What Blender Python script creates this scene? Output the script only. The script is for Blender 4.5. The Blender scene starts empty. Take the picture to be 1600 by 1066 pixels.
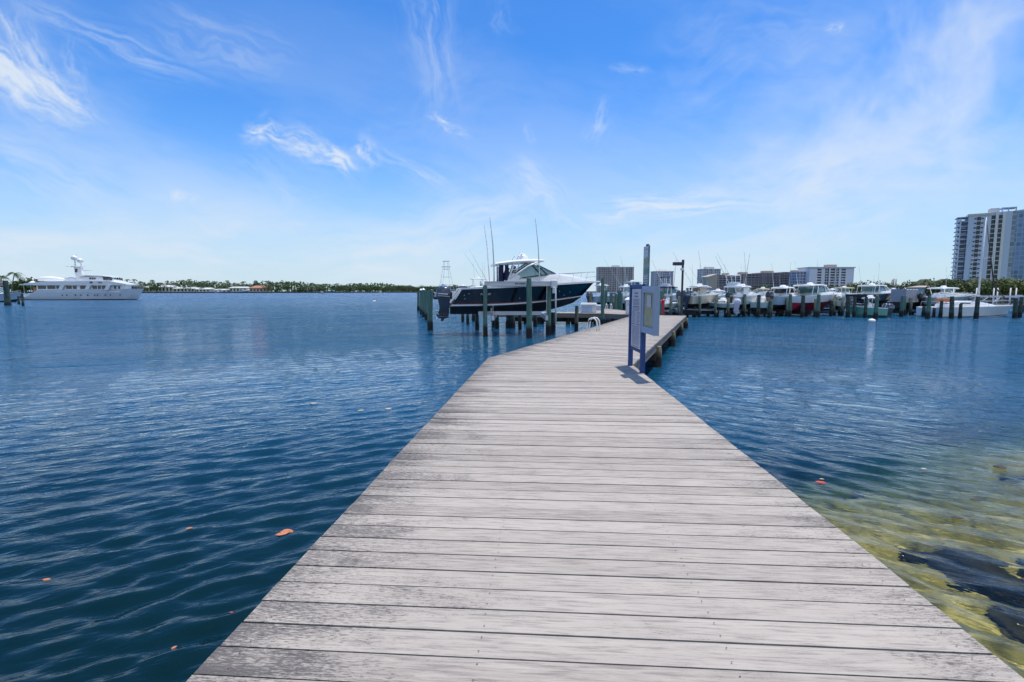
import bpy, math, random
import numpy as np
from mathutils import Vector, Matrix
random.seed(7); np.random.seed(7)
S = bpy.context.scene
COL = S.collection
R = math.radians
# ------------------------------------------------------------------ camera
FPX, CX, CY = 790.0, 800.0, 533.0          # photograph is 1600 x 1066
PITCH = math.atan(78.0 / FPX)
EYE = 2.55
cd = bpy.data.cameras.new('camera'); cam = bpy.data.objects.new('camera', cd); COL.objects.link(cam)
cam.location = (0, 0, EYE); cam.rotation_euler = (math.pi/2 - PITCH, 0, 0)
cd.sensor_width = 36; cd.lens = 36 * FPX / 1600; cd.clip_start = .05; cd.clip_end = 20000
S.camera = cam
# ------------------------------------------------------------------ sun and sky
SUN_AZ, SUN_EL = math.atan2(.85, .53), R(77)
sd = bpy.data.lights.new('sun', 'SUN'); sd.energy = 4.2; sd.angle = R(.53); sd.color = (1, .95, .875)
so = bpy.data.objects.new('sun', sd); COL.objects.link(so)
sdir = Vector((math.sin(SUN_AZ)*math.cos(SUN_EL), math.cos(SUN_AZ)*math.cos(SUN_EL), math.sin(SUN_EL)))
sd.cycles.is_caustics_light = True            # sunlight is focused by the ripples on the shallow bottom
so.rotation_euler = sdir.to_track_quat('Z', 'Y').to_euler(); so.location = (0, 0, 60)
S.view_settings.view_transform = 'Standard'; S.view_settings.look = 'None'
S.view_settings.exposure = 0.0; S.view_settings.gamma = 1
S.cycles.max_bounces = 8; S.cycles.transparent_max_bounces = 16
S.cycles.caustics_reflective = False; S.cycles.caustics_refractive = True
S.cycles.sample_clamp_indirect = 2.5; S.cycles.sample_clamp_direct = 8
W = bpy.data.worlds.new('World'); S.world = W; W.use_nodes = True
wn, wl = W.node_tree.nodes, W.node_tree.links
wn.clear()
wout = wn.new('ShaderNodeOutputWorld'); wbg = wn.new('ShaderNodeBackground'); wl.new(wbg.outputs[0], wout.inputs[0])
sky = wn.new('ShaderNodeTexSky'); sky.sky_type = 'NISHITA'; sky.sun_disc = False
sky.sun_elevation = SUN_EL; sky.sun_rotation = SUN_AZ
sky.air_density = 1.0; sky.dust_density = .3; sky.ozone_density = 1.6
wbg.inputs[1].default_value = .11
def wnode(t, **k):
    n = wn.new(t)
    for a, b in k.items(): setattr(n, a, b)
    return n
def wmath(op, a, b=None, clamp=False):
    n = wnode('ShaderNodeMath', operation=op, use_clamp=clamp)
    for i, x in enumerate((a, b)):
        if x is None: continue
        if isinstance(x, (int, float)): n.inputs[i].default_value = x
        else: wl.new(x, n.inputs[i])
    return n.outputs[0]
def skyab(px, py):
    u, v = (px-CX)/FPX, (py-CY)/FPX
    Y = math.cos(PITCH) - v*math.sin(PITCH); Z = -math.sin(PITCH) - v*math.cos(PITCH)
    return u/Y, Z/Y
_tab = np.random.RandomState(5).rand(256, 256).astype(np.float32)
def vnoise(x, y):
    xi, yi = np.floor(x).astype(int), np.floor(y).astype(int); fx, fy = x-xi, y-yi
    fx, fy = fx*fx*fx*(fx*(fx*6-15)+10), fy*fy*fy*(fy*(fy*6-15)+10)
    g = lambda a, b: _tab[b & 255, a & 255]
    return (g(xi,yi)*(1-fx)+g(xi+1,yi)*fx)*(1-fy) + (g(xi,yi+1)*(1-fx)+g(xi+1,yi+1)*fx)*fy
def fbm(x, y, o=5, r=.55, seed=0.):
    t = n = 0; a = 1.; c, s_ = math.cos(.6), math.sin(.6)
    x, y = x+seed*17.3, y+seed*9.1
    for k in range(o):
        t = t+a*vnoise(x, y); n += a; a *= r; x, y = (c*x-s_*y)*2.03+3.1, (s_*x+c*y)*2.03+7.7
    return t/n
def smooth(a, b, x):
    t = np.clip((x-a)/(b-a), 0, 1); return t*t*(3-2*t)
# cirrus: start, end of the streak, half width (all in degrees-like picture units), strength, fibres along the streak, seed
CLOUDS = [((-30,70),(110,180),30,.85,9,1), ((30,20),(60,130),26,.40,7,2), ((55,120),(150,185),18,.75,8,3), ((-20,100),(40,170),20,.8,8,4), ((0,30),(70,150),12,.6,8,36), ((60,90),(110,170),10,.7,8,37),
          ((100,70),(135,130),16,.32,6,5), ((60,20),(300,110),22,.30,10,6), ((240,10),(430,100),30,.22,10,7),
          ((395,190),(480,240),20,1.1,4,8), ((455,225),(560,272),17,1.0,5,9), ((556,228),(590,250),13,.85,3,10), ((570,238),(720,296),13,.34,6,11),
          ((672,182),(706,190),6,.55,4,12), ((688,192),(736,208),7,.45,5,13), ((912,215),(955,165),14,.32,6,14), ((268,302),(304,314),7,.50,2,15),
          ((940,330),(1180,318),17,.85,9,16), ((960,318),(1060,332),10,.5,6,17), ((790,270),(930,350),28,.36,8,18), ((1120,312),(1420,235),46,.36,8,19),
          ((1290,40),(1318,45),6,.60,2,20), ((1330,140),(1720,-60),130,.46,2,21), ((1230,290),(1800,60),130,.50,2,22), ((1400,70),(1560,180),70,.20,3,23), ((1150,330),(1700,250),70,.40,3,29),
          ((640,-30),(690,150),34,.30,9,24), ((780,-10),(800,50),16,.15,5,25), ((-60,370),(420,400),60,.58,6,26), ((250,355),(700,430),55,.66,6,27),
          ((640,390),(860,340),48,.40,8,28), ((-40,260),(220,330),48,.26,8,29), ((380,270),(520,330),34,.16,8,30), ((960,106),(1020,108),7,.24,4,31),
          ((820,195),(836,222),7,.20,4,32), ((1000,400),(1400,330),60,.34,9,33), ((560,225),(800,120),80,.10,6,34), ((1050,120),(1350,60),80,.16,7,35)]
def cloud_image(w=4096, h=1024):
    th = (.5-(np.arange(w)+.5)/w)*2*math.pi; ph = (np.arange(h)+.5)/h*math.pi/2
    T, P = np.meshgrid(th, ph); X, Y, Z = np.cos(T)*np.cos(P), np.sin(T)*np.cos(P), np.sin(P)
    Yc = np.maximum(np.abs(Y), .05); a, b = X/Yc, Z/Yc
    m = np.zeros_like(a)
    for (c, e, wd, st, fib, sd_) in CLOUDS:
        a0, b0 = skyab(*c); a1, b1 = skyab(*e); L = math.hypot(a1-a0, b1-b0); ux, uy = (a1-a0)/L, (b1-b0)/L; hw = wd/FPX
        k = np.nonzero((np.abs(a-(a0+a1)/2) < L*.9+hw*3) & (np.abs(b-(b0+b1)/2) < L*.9+hw*3)); da, db = a[k]-a0, b[k]-b0
        u, v = (da*ux+db*uy)/L, (da*-uy+db*ux)/hw
        wx = fbm(u*1.7, v*.45, 4, .5, sd_)-.5; wy = fbm(u*2.0+5, v*.4, 4, .5, sd_+50)-.5
        u2, v2 = u+wx*.45, v+wy*(1.9 if wd < 40 else 1.2) + .8*np.sin(u*2.4+sd_)*.5
        env = smooth(-.25, .22, u2)*smooth(1.25, .62, u2)*np.exp(-(v2*v2)*1.15)
        f = fbm(u2*2.2, v2*fib*.30, 6, .62, sd_+7); f2 = fbm(u2*5, v2*fib*.9, 4, .6, sd_+90)
        m[k] = 1-(1-m[k])*(1-np.clip(st*env*smooth(.30, .78, f*.72+f2*.28)*1.35, 0, 1))
    # broad thin veils, thicker low in the sky
    n = fbm(a*1.4-b*1.1, b*5+a*1.6, 6, .58, 3); n2 = fbm(a*3-b*2, b*13+a*4, 5, .6, 8)
    low = smooth(.55, .02, Z)
    veil = smooth(.36, .74, n*.75+n2*.25)*(.03+.34*low)
    rear_fill = smooth(.02, -.55, Y)*smooth(.30, .55, fbm(X*2.2, Y*2.2+Z*3, 6, .55, 77))      # unseen broken cloud behind the viewer, added to brighten shaded sides
    return np.clip(1-(1-m)*(1-veil)*(1-.85*rear_fill), 0, .92), w, h
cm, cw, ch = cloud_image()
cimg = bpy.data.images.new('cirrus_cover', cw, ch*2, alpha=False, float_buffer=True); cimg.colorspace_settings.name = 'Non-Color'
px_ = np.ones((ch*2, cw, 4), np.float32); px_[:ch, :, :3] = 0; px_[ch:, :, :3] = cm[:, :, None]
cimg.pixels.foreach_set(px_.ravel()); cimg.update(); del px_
tc = wnode('ShaderNodeTexCoord'); sp = wnode('ShaderNodeSeparateXYZ'); wl.new(tc.outputs['Generated'], sp.inputs[0])
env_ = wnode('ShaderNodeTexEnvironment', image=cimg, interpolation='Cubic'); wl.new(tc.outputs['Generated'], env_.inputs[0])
hs = wnode('ShaderNodeHueSaturation'); hs.inputs['Saturation'].default_value = 1.12; wl.new(sky.outputs[0], hs.inputs['Color'])
tint = wnode('ShaderNodeMix', data_type='RGBA', blend_type='MULTIPLY'); tint.inputs[0].default_value = 1
tint.inputs[7].default_value = (.55, 1.14, 1.74, 1); wl.new(hs.outputs[0], tint.inputs[6])
hz = wnode('ShaderNodeMapRange', interpolation_type='SMOOTHSTEP'); hz.inputs['From Min'].default_value = .40; hz.inputs['From Max'].default_value = -.02
hz.inputs['To Max'].default_value = .92; wl.new(sp.outputs[2], hz.inputs['Value'])
hmx = wnode('ShaderNodeMix', data_type='RGBA'); wl.new(wmath('POWER', hz.outputs[0], 1.8), hmx.inputs[0]); wl.new(tint.outputs[2], hmx.inputs[6])
hmx.inputs[7].default_value = (5.5, 6.7, 7.6, 1)
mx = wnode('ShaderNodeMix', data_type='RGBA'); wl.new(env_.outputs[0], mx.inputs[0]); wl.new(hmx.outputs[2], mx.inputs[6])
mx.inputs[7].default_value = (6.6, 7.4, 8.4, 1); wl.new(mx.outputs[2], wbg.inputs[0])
W.cycles.sampling_method = 'MANUAL'; W.cycles.sample_map_resolution = 512
S.cycles.use_adaptive_sampling = True; S.cycles.adaptive_threshold = .02; S.cycles.adaptive_min_samples = 16

# ------------------------------------------------------------------ picture <-> place
def ray(px, py):
    u, v = (px-CX)/FPX, (py-CY)/FPX
    return u, math.cos(PITCH) - v*math.sin(PITCH), -math.sin(PITCH) - v*math.cos(PITCH)
def on(px, py, z=0.):
    u, Y, Z = ray(px, py); k = (z-EYE)/Z
    return Vector((u*k, Y*k, z))
def zat(py, Y):
    _, y, z = ray(CX, py); return EYE + z/y*Y
def xat(px, Y, z=EYE):
    return (px-CX)/FPX*(Y*math.cos(PITCH) + (EYE-z)*math.sin(PITCH))

# ------------------------------------------------------------------ mesh builder
class MB:
    def __init__(s): s.v, s.f, s.m = [], [], []
    def add(s, vs, fs, mi=0):
        o = len(s.v); s.v += [tuple(v) for v in vs]; s.f += [[i+o for i in f] for f in fs]; s.m += [mi]*len(fs)
        return s
    def box(s, c, d, mi=0, rz=0., ry=0., rx=0.):
        M = Matrix.Translation(Vector(c)) @ Matrix.Rotation(rz, 4, 'Z') @ Matrix.Rotation(ry, 4, 'Y') @ Matrix.Rotation(rx, 4, 'X')
        x, y, z = d[0]/2, d[1]/2, d[2]/2
        vs = [M @ Vector(p) for p in ((-x,-y,-z),(x,-y,-z),(x,y,-z),(-x,y,-z),(-x,-y,z),(x,-y,z),(x,y,z),(-x,y,z))]
        return s.add(vs, [[3,2,1,0],[4,5,6,7],[0,1,5,4],[1,2,6,5],[2,3,7,6],[3,0,4,7]], mi)
    def prism(s, poly, y0, y1, mi=0):          # polygon in x,z pulled along y
        n = len(poly); a = sum(poly[i][0]*poly[(i+1)%n][1]-poly[(i+1)%n][0]*poly[i][1] for i in range(n))
        if a < 0: poly = poly[::-1]
        vs = [(p[0], y0, p[1]) for p in poly] + [(p[0], y1, p[1]) for p in poly]
        fs = [list(range(n)), list(range(2*n-1, n-1, -1))] + [[i, i+n, (i+1)%n+n, (i+1)%n] for i in range(n)]
        return s.add(vs, fs, mi)
    def prismz(s, poly, z0, z1, mi=0):         # polygon in x,y pulled along z
        n = len(poly); a = sum(poly[i][0]*poly[(i+1)%n][1]-poly[(i+1)%n][0]*poly[i][1] for i in range(n))
        if a < 0: poly = poly[::-1]
        vs = [(p[0], p[1], z0) for p in poly] + [(p[0], p[1], z1) for p in poly]
        fs = [list(range(n-1, -1, -1)), list(range(n, 2*n))] + [[i, (i+1)%n, (i+1)%n+n, i+n] for i in range(n)]
        return s.add(vs, fs, mi)
    def loft(s, rings, mi=0, caps=True):       # list of equal-length closed rings
        n = len(rings[0]); vs = [p for r in rings for p in r]; fs = []
        for k in range(len(rings)-1):
            for i in range(n):
                j = (i+1) % n; fs.append([k*n+i, k*n+j, (k+1)*n+j, (k+1)*n+i])
        if caps: fs += [list(range(n-1, -1, -1)), [(len(rings)-1)*n+i for i in range(n)]]
        return s.add(vs, fs, mi)
    def tube(s, pts, r, n=6, mi=0):
        pts = [Vector(p) for p in pts]; rs = r if isinstance(r, (list, tuple)) else [r]*len(pts); rings = []
        for i, p in enumerate(pts):
            t = (pts[min(i+1, len(pts)-1)] - pts[max(i-1, 0)]).normalized()
            a = t.cross(Vector((0,0,1)) if abs(t.z) < .9 else Vector((1,0,0))).normalized(); b = t.cross(a)
            rings.append([p + (a*math.cos(2*math.pi*k/n) + b*math.sin(2*math.pi*k/n))*rs[i] for k in range(n)])
        return s.loft(rings, mi)
    def lathe(s, prof, c=(0,0,0), n=12, mi=0):
        return s.loft([[(c[0]+r*math.cos(2*math.pi*k/n), c[1]+r*math.sin(2*math.pi*k/n), c[2]+z) for k in range(n)] for r, z in prof], mi)
    def ball(s, c, r, n=10, sz=1., mi=0):
        return s.lathe([(max(1e-3, r*math.sin(math.pi*i/n)), -r*sz*math.cos(math.pi*i/n)) for i in range(n+1)], c, n+2, mi)
    def build(s, name, mats, parent=None, smooth=False, bevel=0.):
        me = bpy.data.meshes.new(name); me.from_pydata(s.v, [], s.f)
        for m in (mats if isinstance(mats, (list, tuple)) else [mats]): me.materials.append(m)
        me.polygons.foreach_set('material_index', s.m)
        if smooth:
            me.polygons.foreach_set('use_smooth', [True]*len(me.polygons))
            if smooth != 'all': me.set_sharp_from_angle(angle=R(smooth if smooth is not True else 40))
        me.update()
        o = bpy.data.objects.new(name, me); COL.objects.link(o)
        if parent: o.parent = parent
        if bevel:
            b = o.modifiers.new('bevel', 'BEVEL'); b.width = bevel; b.segments = 2; b.limit_method = 'ANGLE'
        return o
def tag(o, label=None, cat=None, group=None, kind=None):
    if label: o['label'] = label
    if cat: o['category'] = cat
    if group: o['group'] = group
    if kind: o['kind'] = kind
    return o
def empty(name, loc=(0,0,0), rz=0., label=None, cat=None, group=None):
    o = bpy.data.objects.new(name, None); o.empty_display_size = .2; COL.objects.link(o)
    o.location = loc; o.rotation_euler = (0, 0, rz); return tag(o, label, cat, group)
def copy_tree(o, parent=None):
    c = o.copy(); COL.objects.link(c)
    if parent: c.parent = parent
    for ch in [k for k in o.children]: copy_tree(ch, c)
    return c

# ------------------------------------------------------------------ materials
def mat(name, col, rough=.5, metal=0., vary=.15, scale=3., bump=0., coat=0., spec=.5, stretch=(1,1,1)):
    m = bpy.data.materials.new(name); m.use_nodes = True; n, l = m.node_tree.nodes, m.node_tree.links
    b = n['Principled BSDF']; b.inputs['Roughness'].default_value = rough; b.inputs['Metallic'].default_value = metal
    b.inputs['Coat Weight'].default_value = coat; b.inputs['Specular IOR Level'].default_value = spec
    b.inputs['Coat Roughness'].default_value = .06
    t = n.new('ShaderNodeTexCoord'); mp = n.new('ShaderNodeMapping'); mp.inputs['Scale'].default_value = stretch
    nz = n.new('ShaderNodeTexNoise'); nz.inputs['Scale'].default_value = scale; nz.inputs['Detail'].default_value = 5
    l.new(t.outputs['Object'], mp.inputs[0]); l.new(mp.outputs[0], nz.inputs['Vector'])
    r = n.new('ShaderNodeMapRange'); r.inputs['From Min'].default_value = .25; r.inputs['From Max'].default_value = .75
    r.inputs['To Min'].default_value = 1-vary; r.inputs['To Max'].default_value = 1+vary*.6
    l.new(nz.outputs['Fac'], r.inputs['Value'])
    x = n.new('ShaderNodeMix'); x.data_type = 'RGBA'; x.blend_type = 'MULTIPLY'; x.inputs[0].default_value = 1
    x.inputs[6].default_value = (*col, 1); l.new(r.outputs[0], x.inputs[7]); l.new(x.outputs[2], b.inputs['Base Color'])
    if bump:
        bp = n.new('ShaderNodeBump'); bp.inputs['Strength'].default_value = bump; bp.inputs['Distance'].default_value = .02
        l.new(nz.outputs['Fac'], bp.inputs['Height']); l.new(bp.outputs[0], b.inputs['Normal'])
    return m
gel = mat('gelcoat_white', (.86,.86,.84), .25, vary=.06, coat=.3)
gelcream = mat('gelcoat_cream', (.66,.60,.47), .3, vary=.07, coat=.3)
gelgrey = mat('gelcoat_grey', (.50,.54,.55), .3, vary=.07, coat=.3)
gelgreen = mat('gelcoat_sea_green', (.16,.42,.34), .25, vary=.08, coat=.4)
gelaqua = mat('gelcoat_aqua', (.42,.58,.56), .25, vary=.08, coat=.4)
gelblue = mat('gelcoat_ice_blue', (.42,.55,.66), .25, vary=.08, coat=.4)
gelmoss = mat('gelcoat_grey_green', (.28,.36,.34), .25, vary=.08, coat=.4)
navy = mat('gelcoat_navy', (.004,.007,.017), .12, vary=.2, coat=.8)
blackp = mat('black_antifouling', (.012,.012,.014), .55, vary=.3)
redp = mat('red_antifouling', (.46,.015,.045), .5, vary=.2)
redstripe = mat('red_stripe', (.45,.03,.03), .35)
canvasnavy = mat('navy_canvas', (.014,.018,.075), .8, vary=.25, scale=6)
canvasgrey = mat('grey_canvas', (.36,.36,.40), .85, vary=.15, scale=5)
canvasbeige = mat('beige_canvas', (.55,.47,.36), .85, vary=.15, scale=5)
canvasblue = mat('blue_canvas', (.08,.22,.55), .8, vary=.15)
glass_t = mat('tinted_glass', (.04,.14,.14), .03, vary=.25, spec=.9, coat=.6)
glass_l = mat('pale_tinted_glass', (.22,.42,.40), .04, vary=.3, spec=.9, coat=.8)
glass_d = mat('dark_glass', (.012,.016,.022), .05, vary=.3, spec=.8)
steel = mat('stainless_steel', (.75,.76,.78), .22, 1., vary=.08)
alu = mat('aluminium', (.50,.54,.60), .42, .75, vary=.15, scale=2)
aluwhite = mat('white_powder_coat', (.72,.72,.72), .4, vary=.06)
rubber = mat('black_rubber', (.02,.02,.022), .6, vary=.2)
cowl = mat('outboard_cowl_grey', (.035,.045,.075), .22, vary=.15, coat=.7)
cowlblack = mat('outboard_cowl_black', (.012,.012,.013), .2, vary=.2, coat=.7)
cowlwhite = mat('outboard_cowl_white', (.62,.62,.72), .25, vary=.08, coat=.5)
pvc = mat('white_pvc', (.75,.75,.74), .35, vary=.06)
darktimber = mat('dark_wet_timber', (.035,.028,.022), .75, vary=.5, scale=8, bump=.4, stretch=(1,1,.2))
signblue = mat('sign_blue_paint', (.035,.078,.23), .6, vary=.2, spec=.25)
signgrey = mat('sign_pale_blue_paint', (.24,.34,.50), .4, vary=.10, coat=.2)
panelw = mat('notice_white', (.50,.52,.60), .35, vary=.07)
ink = mat('notice_print', (.05,.055,.10), .6)
inkpale = mat('notice_print_pale', (.18,.19,.28), .6)
corkyellow = mat('yellowed_cabinet_back', (.36,.36,.22), .6, vary=.3, scale=4)
lampdark = mat('lamp_dark_paint', (.028,.028,.055), .4, vary=.2)
redpaint = mat('red_paint', (.52,.012,.03), .35, vary=.15, coat=.3)
yellowend = mat('sunlit_pine', (.52,.42,.22), .7, vary=.25, scale=6, stretch=(1,1,.15))
boxblue = mat('dock_box_blue', (.36,.48,.66), .4)
concrete = mat('concrete', (.34,.32,.29), .85, vary=.25, scale=.6)
seawallm = mat('seawall_dark_stone', (.07,.07,.068), .9, vary=.4, scale=.3)
# ------------------------------------------------------------------ node helper for the richer materials
class NT:
    def __init__(s, name):
        s.m = bpy.data.materials.new(name); s.m.use_nodes = True; s.n, s.l = s.m.node_tree.nodes, s.m.node_tree.links
        s.b = s.n['Principled BSDF']; s.out = s.n['Material Output']
    def node(s, t, ins=None, **k):
        x = s.n.new(t)
        for a, b in k.items(): setattr(x, a, b)
        for a, b in (ins or {}).items(): s.put(x, a, b)
        return x
    def put(s, x, a, b):
        if isinstance(b, bpy.types.NodeSocket): s.l.new(b, x.inputs[a])
        else: x.inputs[a].default_value = b
    def math(s, op, a, b=0., clamp=False): return s.node('ShaderNodeMath', {0: a, 1: b}, operation=op, use_clamp=clamp).outputs[0]
    def rng(s, v, a, b, c=0., d=1., smooth=False):
        return s.node('ShaderNodeMapRange', {'Value': v, 'From Min': a, 'From Max': b, 'To Min': c, 'To Max': d}, interpolation_type='SMOOTHSTEP' if smooth else 'LINEAR').outputs[0]
    def noise(s, vec, scale, detail=4., rough=.5, dist=0.):
        return s.node('ShaderNodeTexNoise', {'Vector': vec, 'Scale': scale, 'Detail': detail, 'Roughness': rough, 'Distortion': dist}).outputs['Fac']
    def mapping(s, vec, scale=(1,1,1), rot=(0,0,0), loc=(0,0,0)):
        return s.node('ShaderNodeMapping', {0: vec, 'Scale': scale, 'Rotation': rot, 'Location': loc}).outputs[0]
    def mix(s, f, a, b, mode='MIX'):
        x = s.node('ShaderNodeMix', data_type='RGBA', blend_type=mode); s.put(x, 0, f)
        s.put(x, 6, (*a, 1) if isinstance(a, tuple) else a); s.put(x, 7, (*b, 1) if isinstance(b, tuple) else b); return x.outputs[2]
    def bump(s, h, st, d=.01, nrm=None):
        x = s.node('ShaderNodeBump', {'Height': h, 'Strength': st, 'Distance': d})
        if nrm: s.l.new(nrm, x.inputs['Normal'])
        return x.outputs[0]
# weathered deck boards: grain runs along each board (UV u), every board has its own tone
def deck_material():
    t = NT('weathered_deck_boards'); uv = t.node('ShaderNodeTexCoord').outputs['UV']
    at = t.node('ShaderNodeVertexColor', layer_name='board'); sep = t.node('ShaderNodeSeparateColor', {0: at.outputs[0]})
    rnd, end, left = sep.outputs[0], sep.outputs[1], sep.outputs[2]
    g1 = t.noise(t.mapping(uv, (3.6, 55, 1)), 1, 6, .7, .5)
    g2 = t.noise(t.mapping(uv, (4.5, 150, 1)), 1, 4, .75)
    blot = t.noise(t.mapping(uv, (1.1, 3.5, 1)), 1, 5, .6, .6)
    fleck = t.noise(t.mapping(uv, (22, 120, 1)), 1, 6, .78)
    col = t.mix(rnd, (.220,.190,.156), (.445,.390,.325))
    col = t.mix(t.rng(g1, .3, .72), col, (.475,.417,.348))
    col = t.mix(t.math('MULTIPLY', t.rng(g1, .50, .36), .62), col, (.20,.172,.152))
    col = t.mix(t.math('MULTIPLY', t.rng(g2, .38, .30), .6), col, (.10,.09,.088))
    col = t.mix(t.math('MULTIPLY', t.rng(blot, .42, .74), .30), col, (.225,.195,.172))
    # black mildew flecks, thick towards the board ends and in blotches
    mask = t.math('ADD', t.math('MULTIPLY', end, .13), t.math('MULTIPLY', t.rng(blot, .46, .78), .20))
    mask = t.math('ADD', mask, t.math('MULTIPLY', left, .10))
    fl = t.rng(t.math('ADD', fleck, mask), .66, .78)
    col = t.mix(t.math('MULTIPLY', fl, .80), col, (.05,.046,.046))
    kn = t.node('ShaderNodeTexVoronoi', {'Vector': t.mapping(uv, (.55, 5.5, 1)), 'Scale': 1.0}, feature='F1')
    col = t.mix(t.math('MULTIPLY', t.rng(kn.outputs['Distance'], .075, .03), .7), col, (.17,.14,.125))
    t.put(t.b, 'Base Color', col); t.put(t.b, 'Roughness', .72); t.put(t.b, 'Specular IOR Level', .35)
    t.put(t.b, 'Normal', t.bump(t.math('ADD', g1, t.math('MULTIPLY', g2, .7)), .35, .006))
    return t.m
deckm = deck_material()
def pile_material(name, green, dark, lo, hi):
    t = NT(name); g = t.node('ShaderNodeNewGeometry').outputs['Position']; o = t.node('ShaderNodeTexCoord').outputs['Object']
    z = t.node('ShaderNodeSeparateXYZ', {0: g}).outputs[2]
    st = t.noise(t.mapping(o, (9, 9, .7)), 1, 5, .65); bl = t.noise(o, 3.0, 5, .6)
    col = t.mix(t.rng(st, .32, .68), tuple(c*.55 for c in green), tuple(min(1, c*1.35) for c in green))
    col = t.mix(t.math('MULTIPLY', t.rng(bl, .52, .72), .5), col, (.26,.25,.20))
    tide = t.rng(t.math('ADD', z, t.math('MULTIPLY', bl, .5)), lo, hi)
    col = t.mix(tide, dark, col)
    t.put(t.b, 'Base Color', col); t.put(t.b, 'Roughness', .8); t.put(t.b, 'Normal', t.bump(t.math('ADD', st, bl), .6, .03))
    return t.m
pilem = pile_material('green_treated_timber', (.088,.185,.145), (.014,.012,.010), .70, 1.0)
pilem2 = pile_material('weathered_timber', (.17,.155,.11), (.014,.012,.010), .62, .85)
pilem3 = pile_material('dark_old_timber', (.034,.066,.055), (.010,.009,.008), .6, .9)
pilepine = pile_material('pale_pine_timber', (.27,.22,.12), (.016,.013,.010), .50, .78)

# ------------------------------------------------------------------ seabed and water
def shallow_t(x, y):
    x = np.asarray(x, float); y = np.asarray(y, float)
    t = .38*(x-3.4) - .925*(y-7.0)
    return t - np.maximum(0, 2.6-x)*1.25 + .35*np.sin(1.1*x+.7*y) + .25*np.sin(.6*x-1.4*y+2)
def bed_z(x, y):
    t = shallow_t(x, y)
    s = np.clip((t+5)/7.0, 0, 1); s = s*s*(3-2*s)
    return -3.0 + 2.42*s + .05*np.sin(2.3*x+1.1*y)*np.sin(1.9*y-.8*x+1) + .03*np.sin(5.1*x-2*y)*np.sin(4.3*y+1)
def grid_mesh(name, X, Y, Z, m, smooth=True):
    ny, nx = X.shape; me = bpy.data.meshes.new(name)
    co = np.stack([X, Y, Z], -1).reshape(-1, 3)
    i = np.arange(nx*ny).reshape(ny, nx)
    q = np.stack([i[:-1,:-1], i[:-1,1:], i[1:,1:], i[1:,:-1]], -1).reshape(-1, 4)
    me.vertices.add(len(co)); me.vertices.foreach_set('co', co.ravel().astype(np.float32))
    me.loops.add(q.size); me.loops.foreach_set('vertex_index', q.ravel().astype(np.int32))
    me.polygons.add(len(q)); me.polygons.foreach_set('loop_start', np.arange(0, q.size, 4, dtype=np.int32))
    me.update(calc_edges=True); me.polygons.foreach_set('use_smooth', [smooth]*len(q)); me.materials.append(m); me.update()
    o = bpy.data.objects.new(name, me); COL.objects.link(o); return o
def seabed_material():
    t = NT('sandy_seabed'); o = t.node('ShaderNodeTexCoord').outputs['Object']
    a = t.noise(o, 1.6, 6, .65, .6); b = t.noise(o, 7, 5, .65); c = t.node('ShaderNodeTexVoronoi', {'Vector': o, 'Scale': 3.2}).outputs['Distance']
    col = t.mix(t.rng(a, .35, .7), (.30,.26,.07), (.72,.62,.31))
    col = t.mix(t.math('MULTIPLY', t.rng(b, .48, .66), .8), col, (.12,.12,.03))
    col = t.mix(t.math('MULTIPLY', t.rng(c, .30, .10), .75), col, (.06,.062,.02))
    t.put(t.b, 'Base Color', col); t.put(t.b, 'Roughness', .95); t.put(t.b, 'Normal', t.bump(b, .6, .05)); return t.m
bx, by = np.meshgrid(np.linspace(-60, 60, 240), np.linspace(-30, 60, 220))
sb_ = grid_mesh('seabed', bx, by, bed_z(bx, by), seabed_material()); tag(sb_, kind='structure'); sb_.cycles.is_caustics_receiver = True
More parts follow.
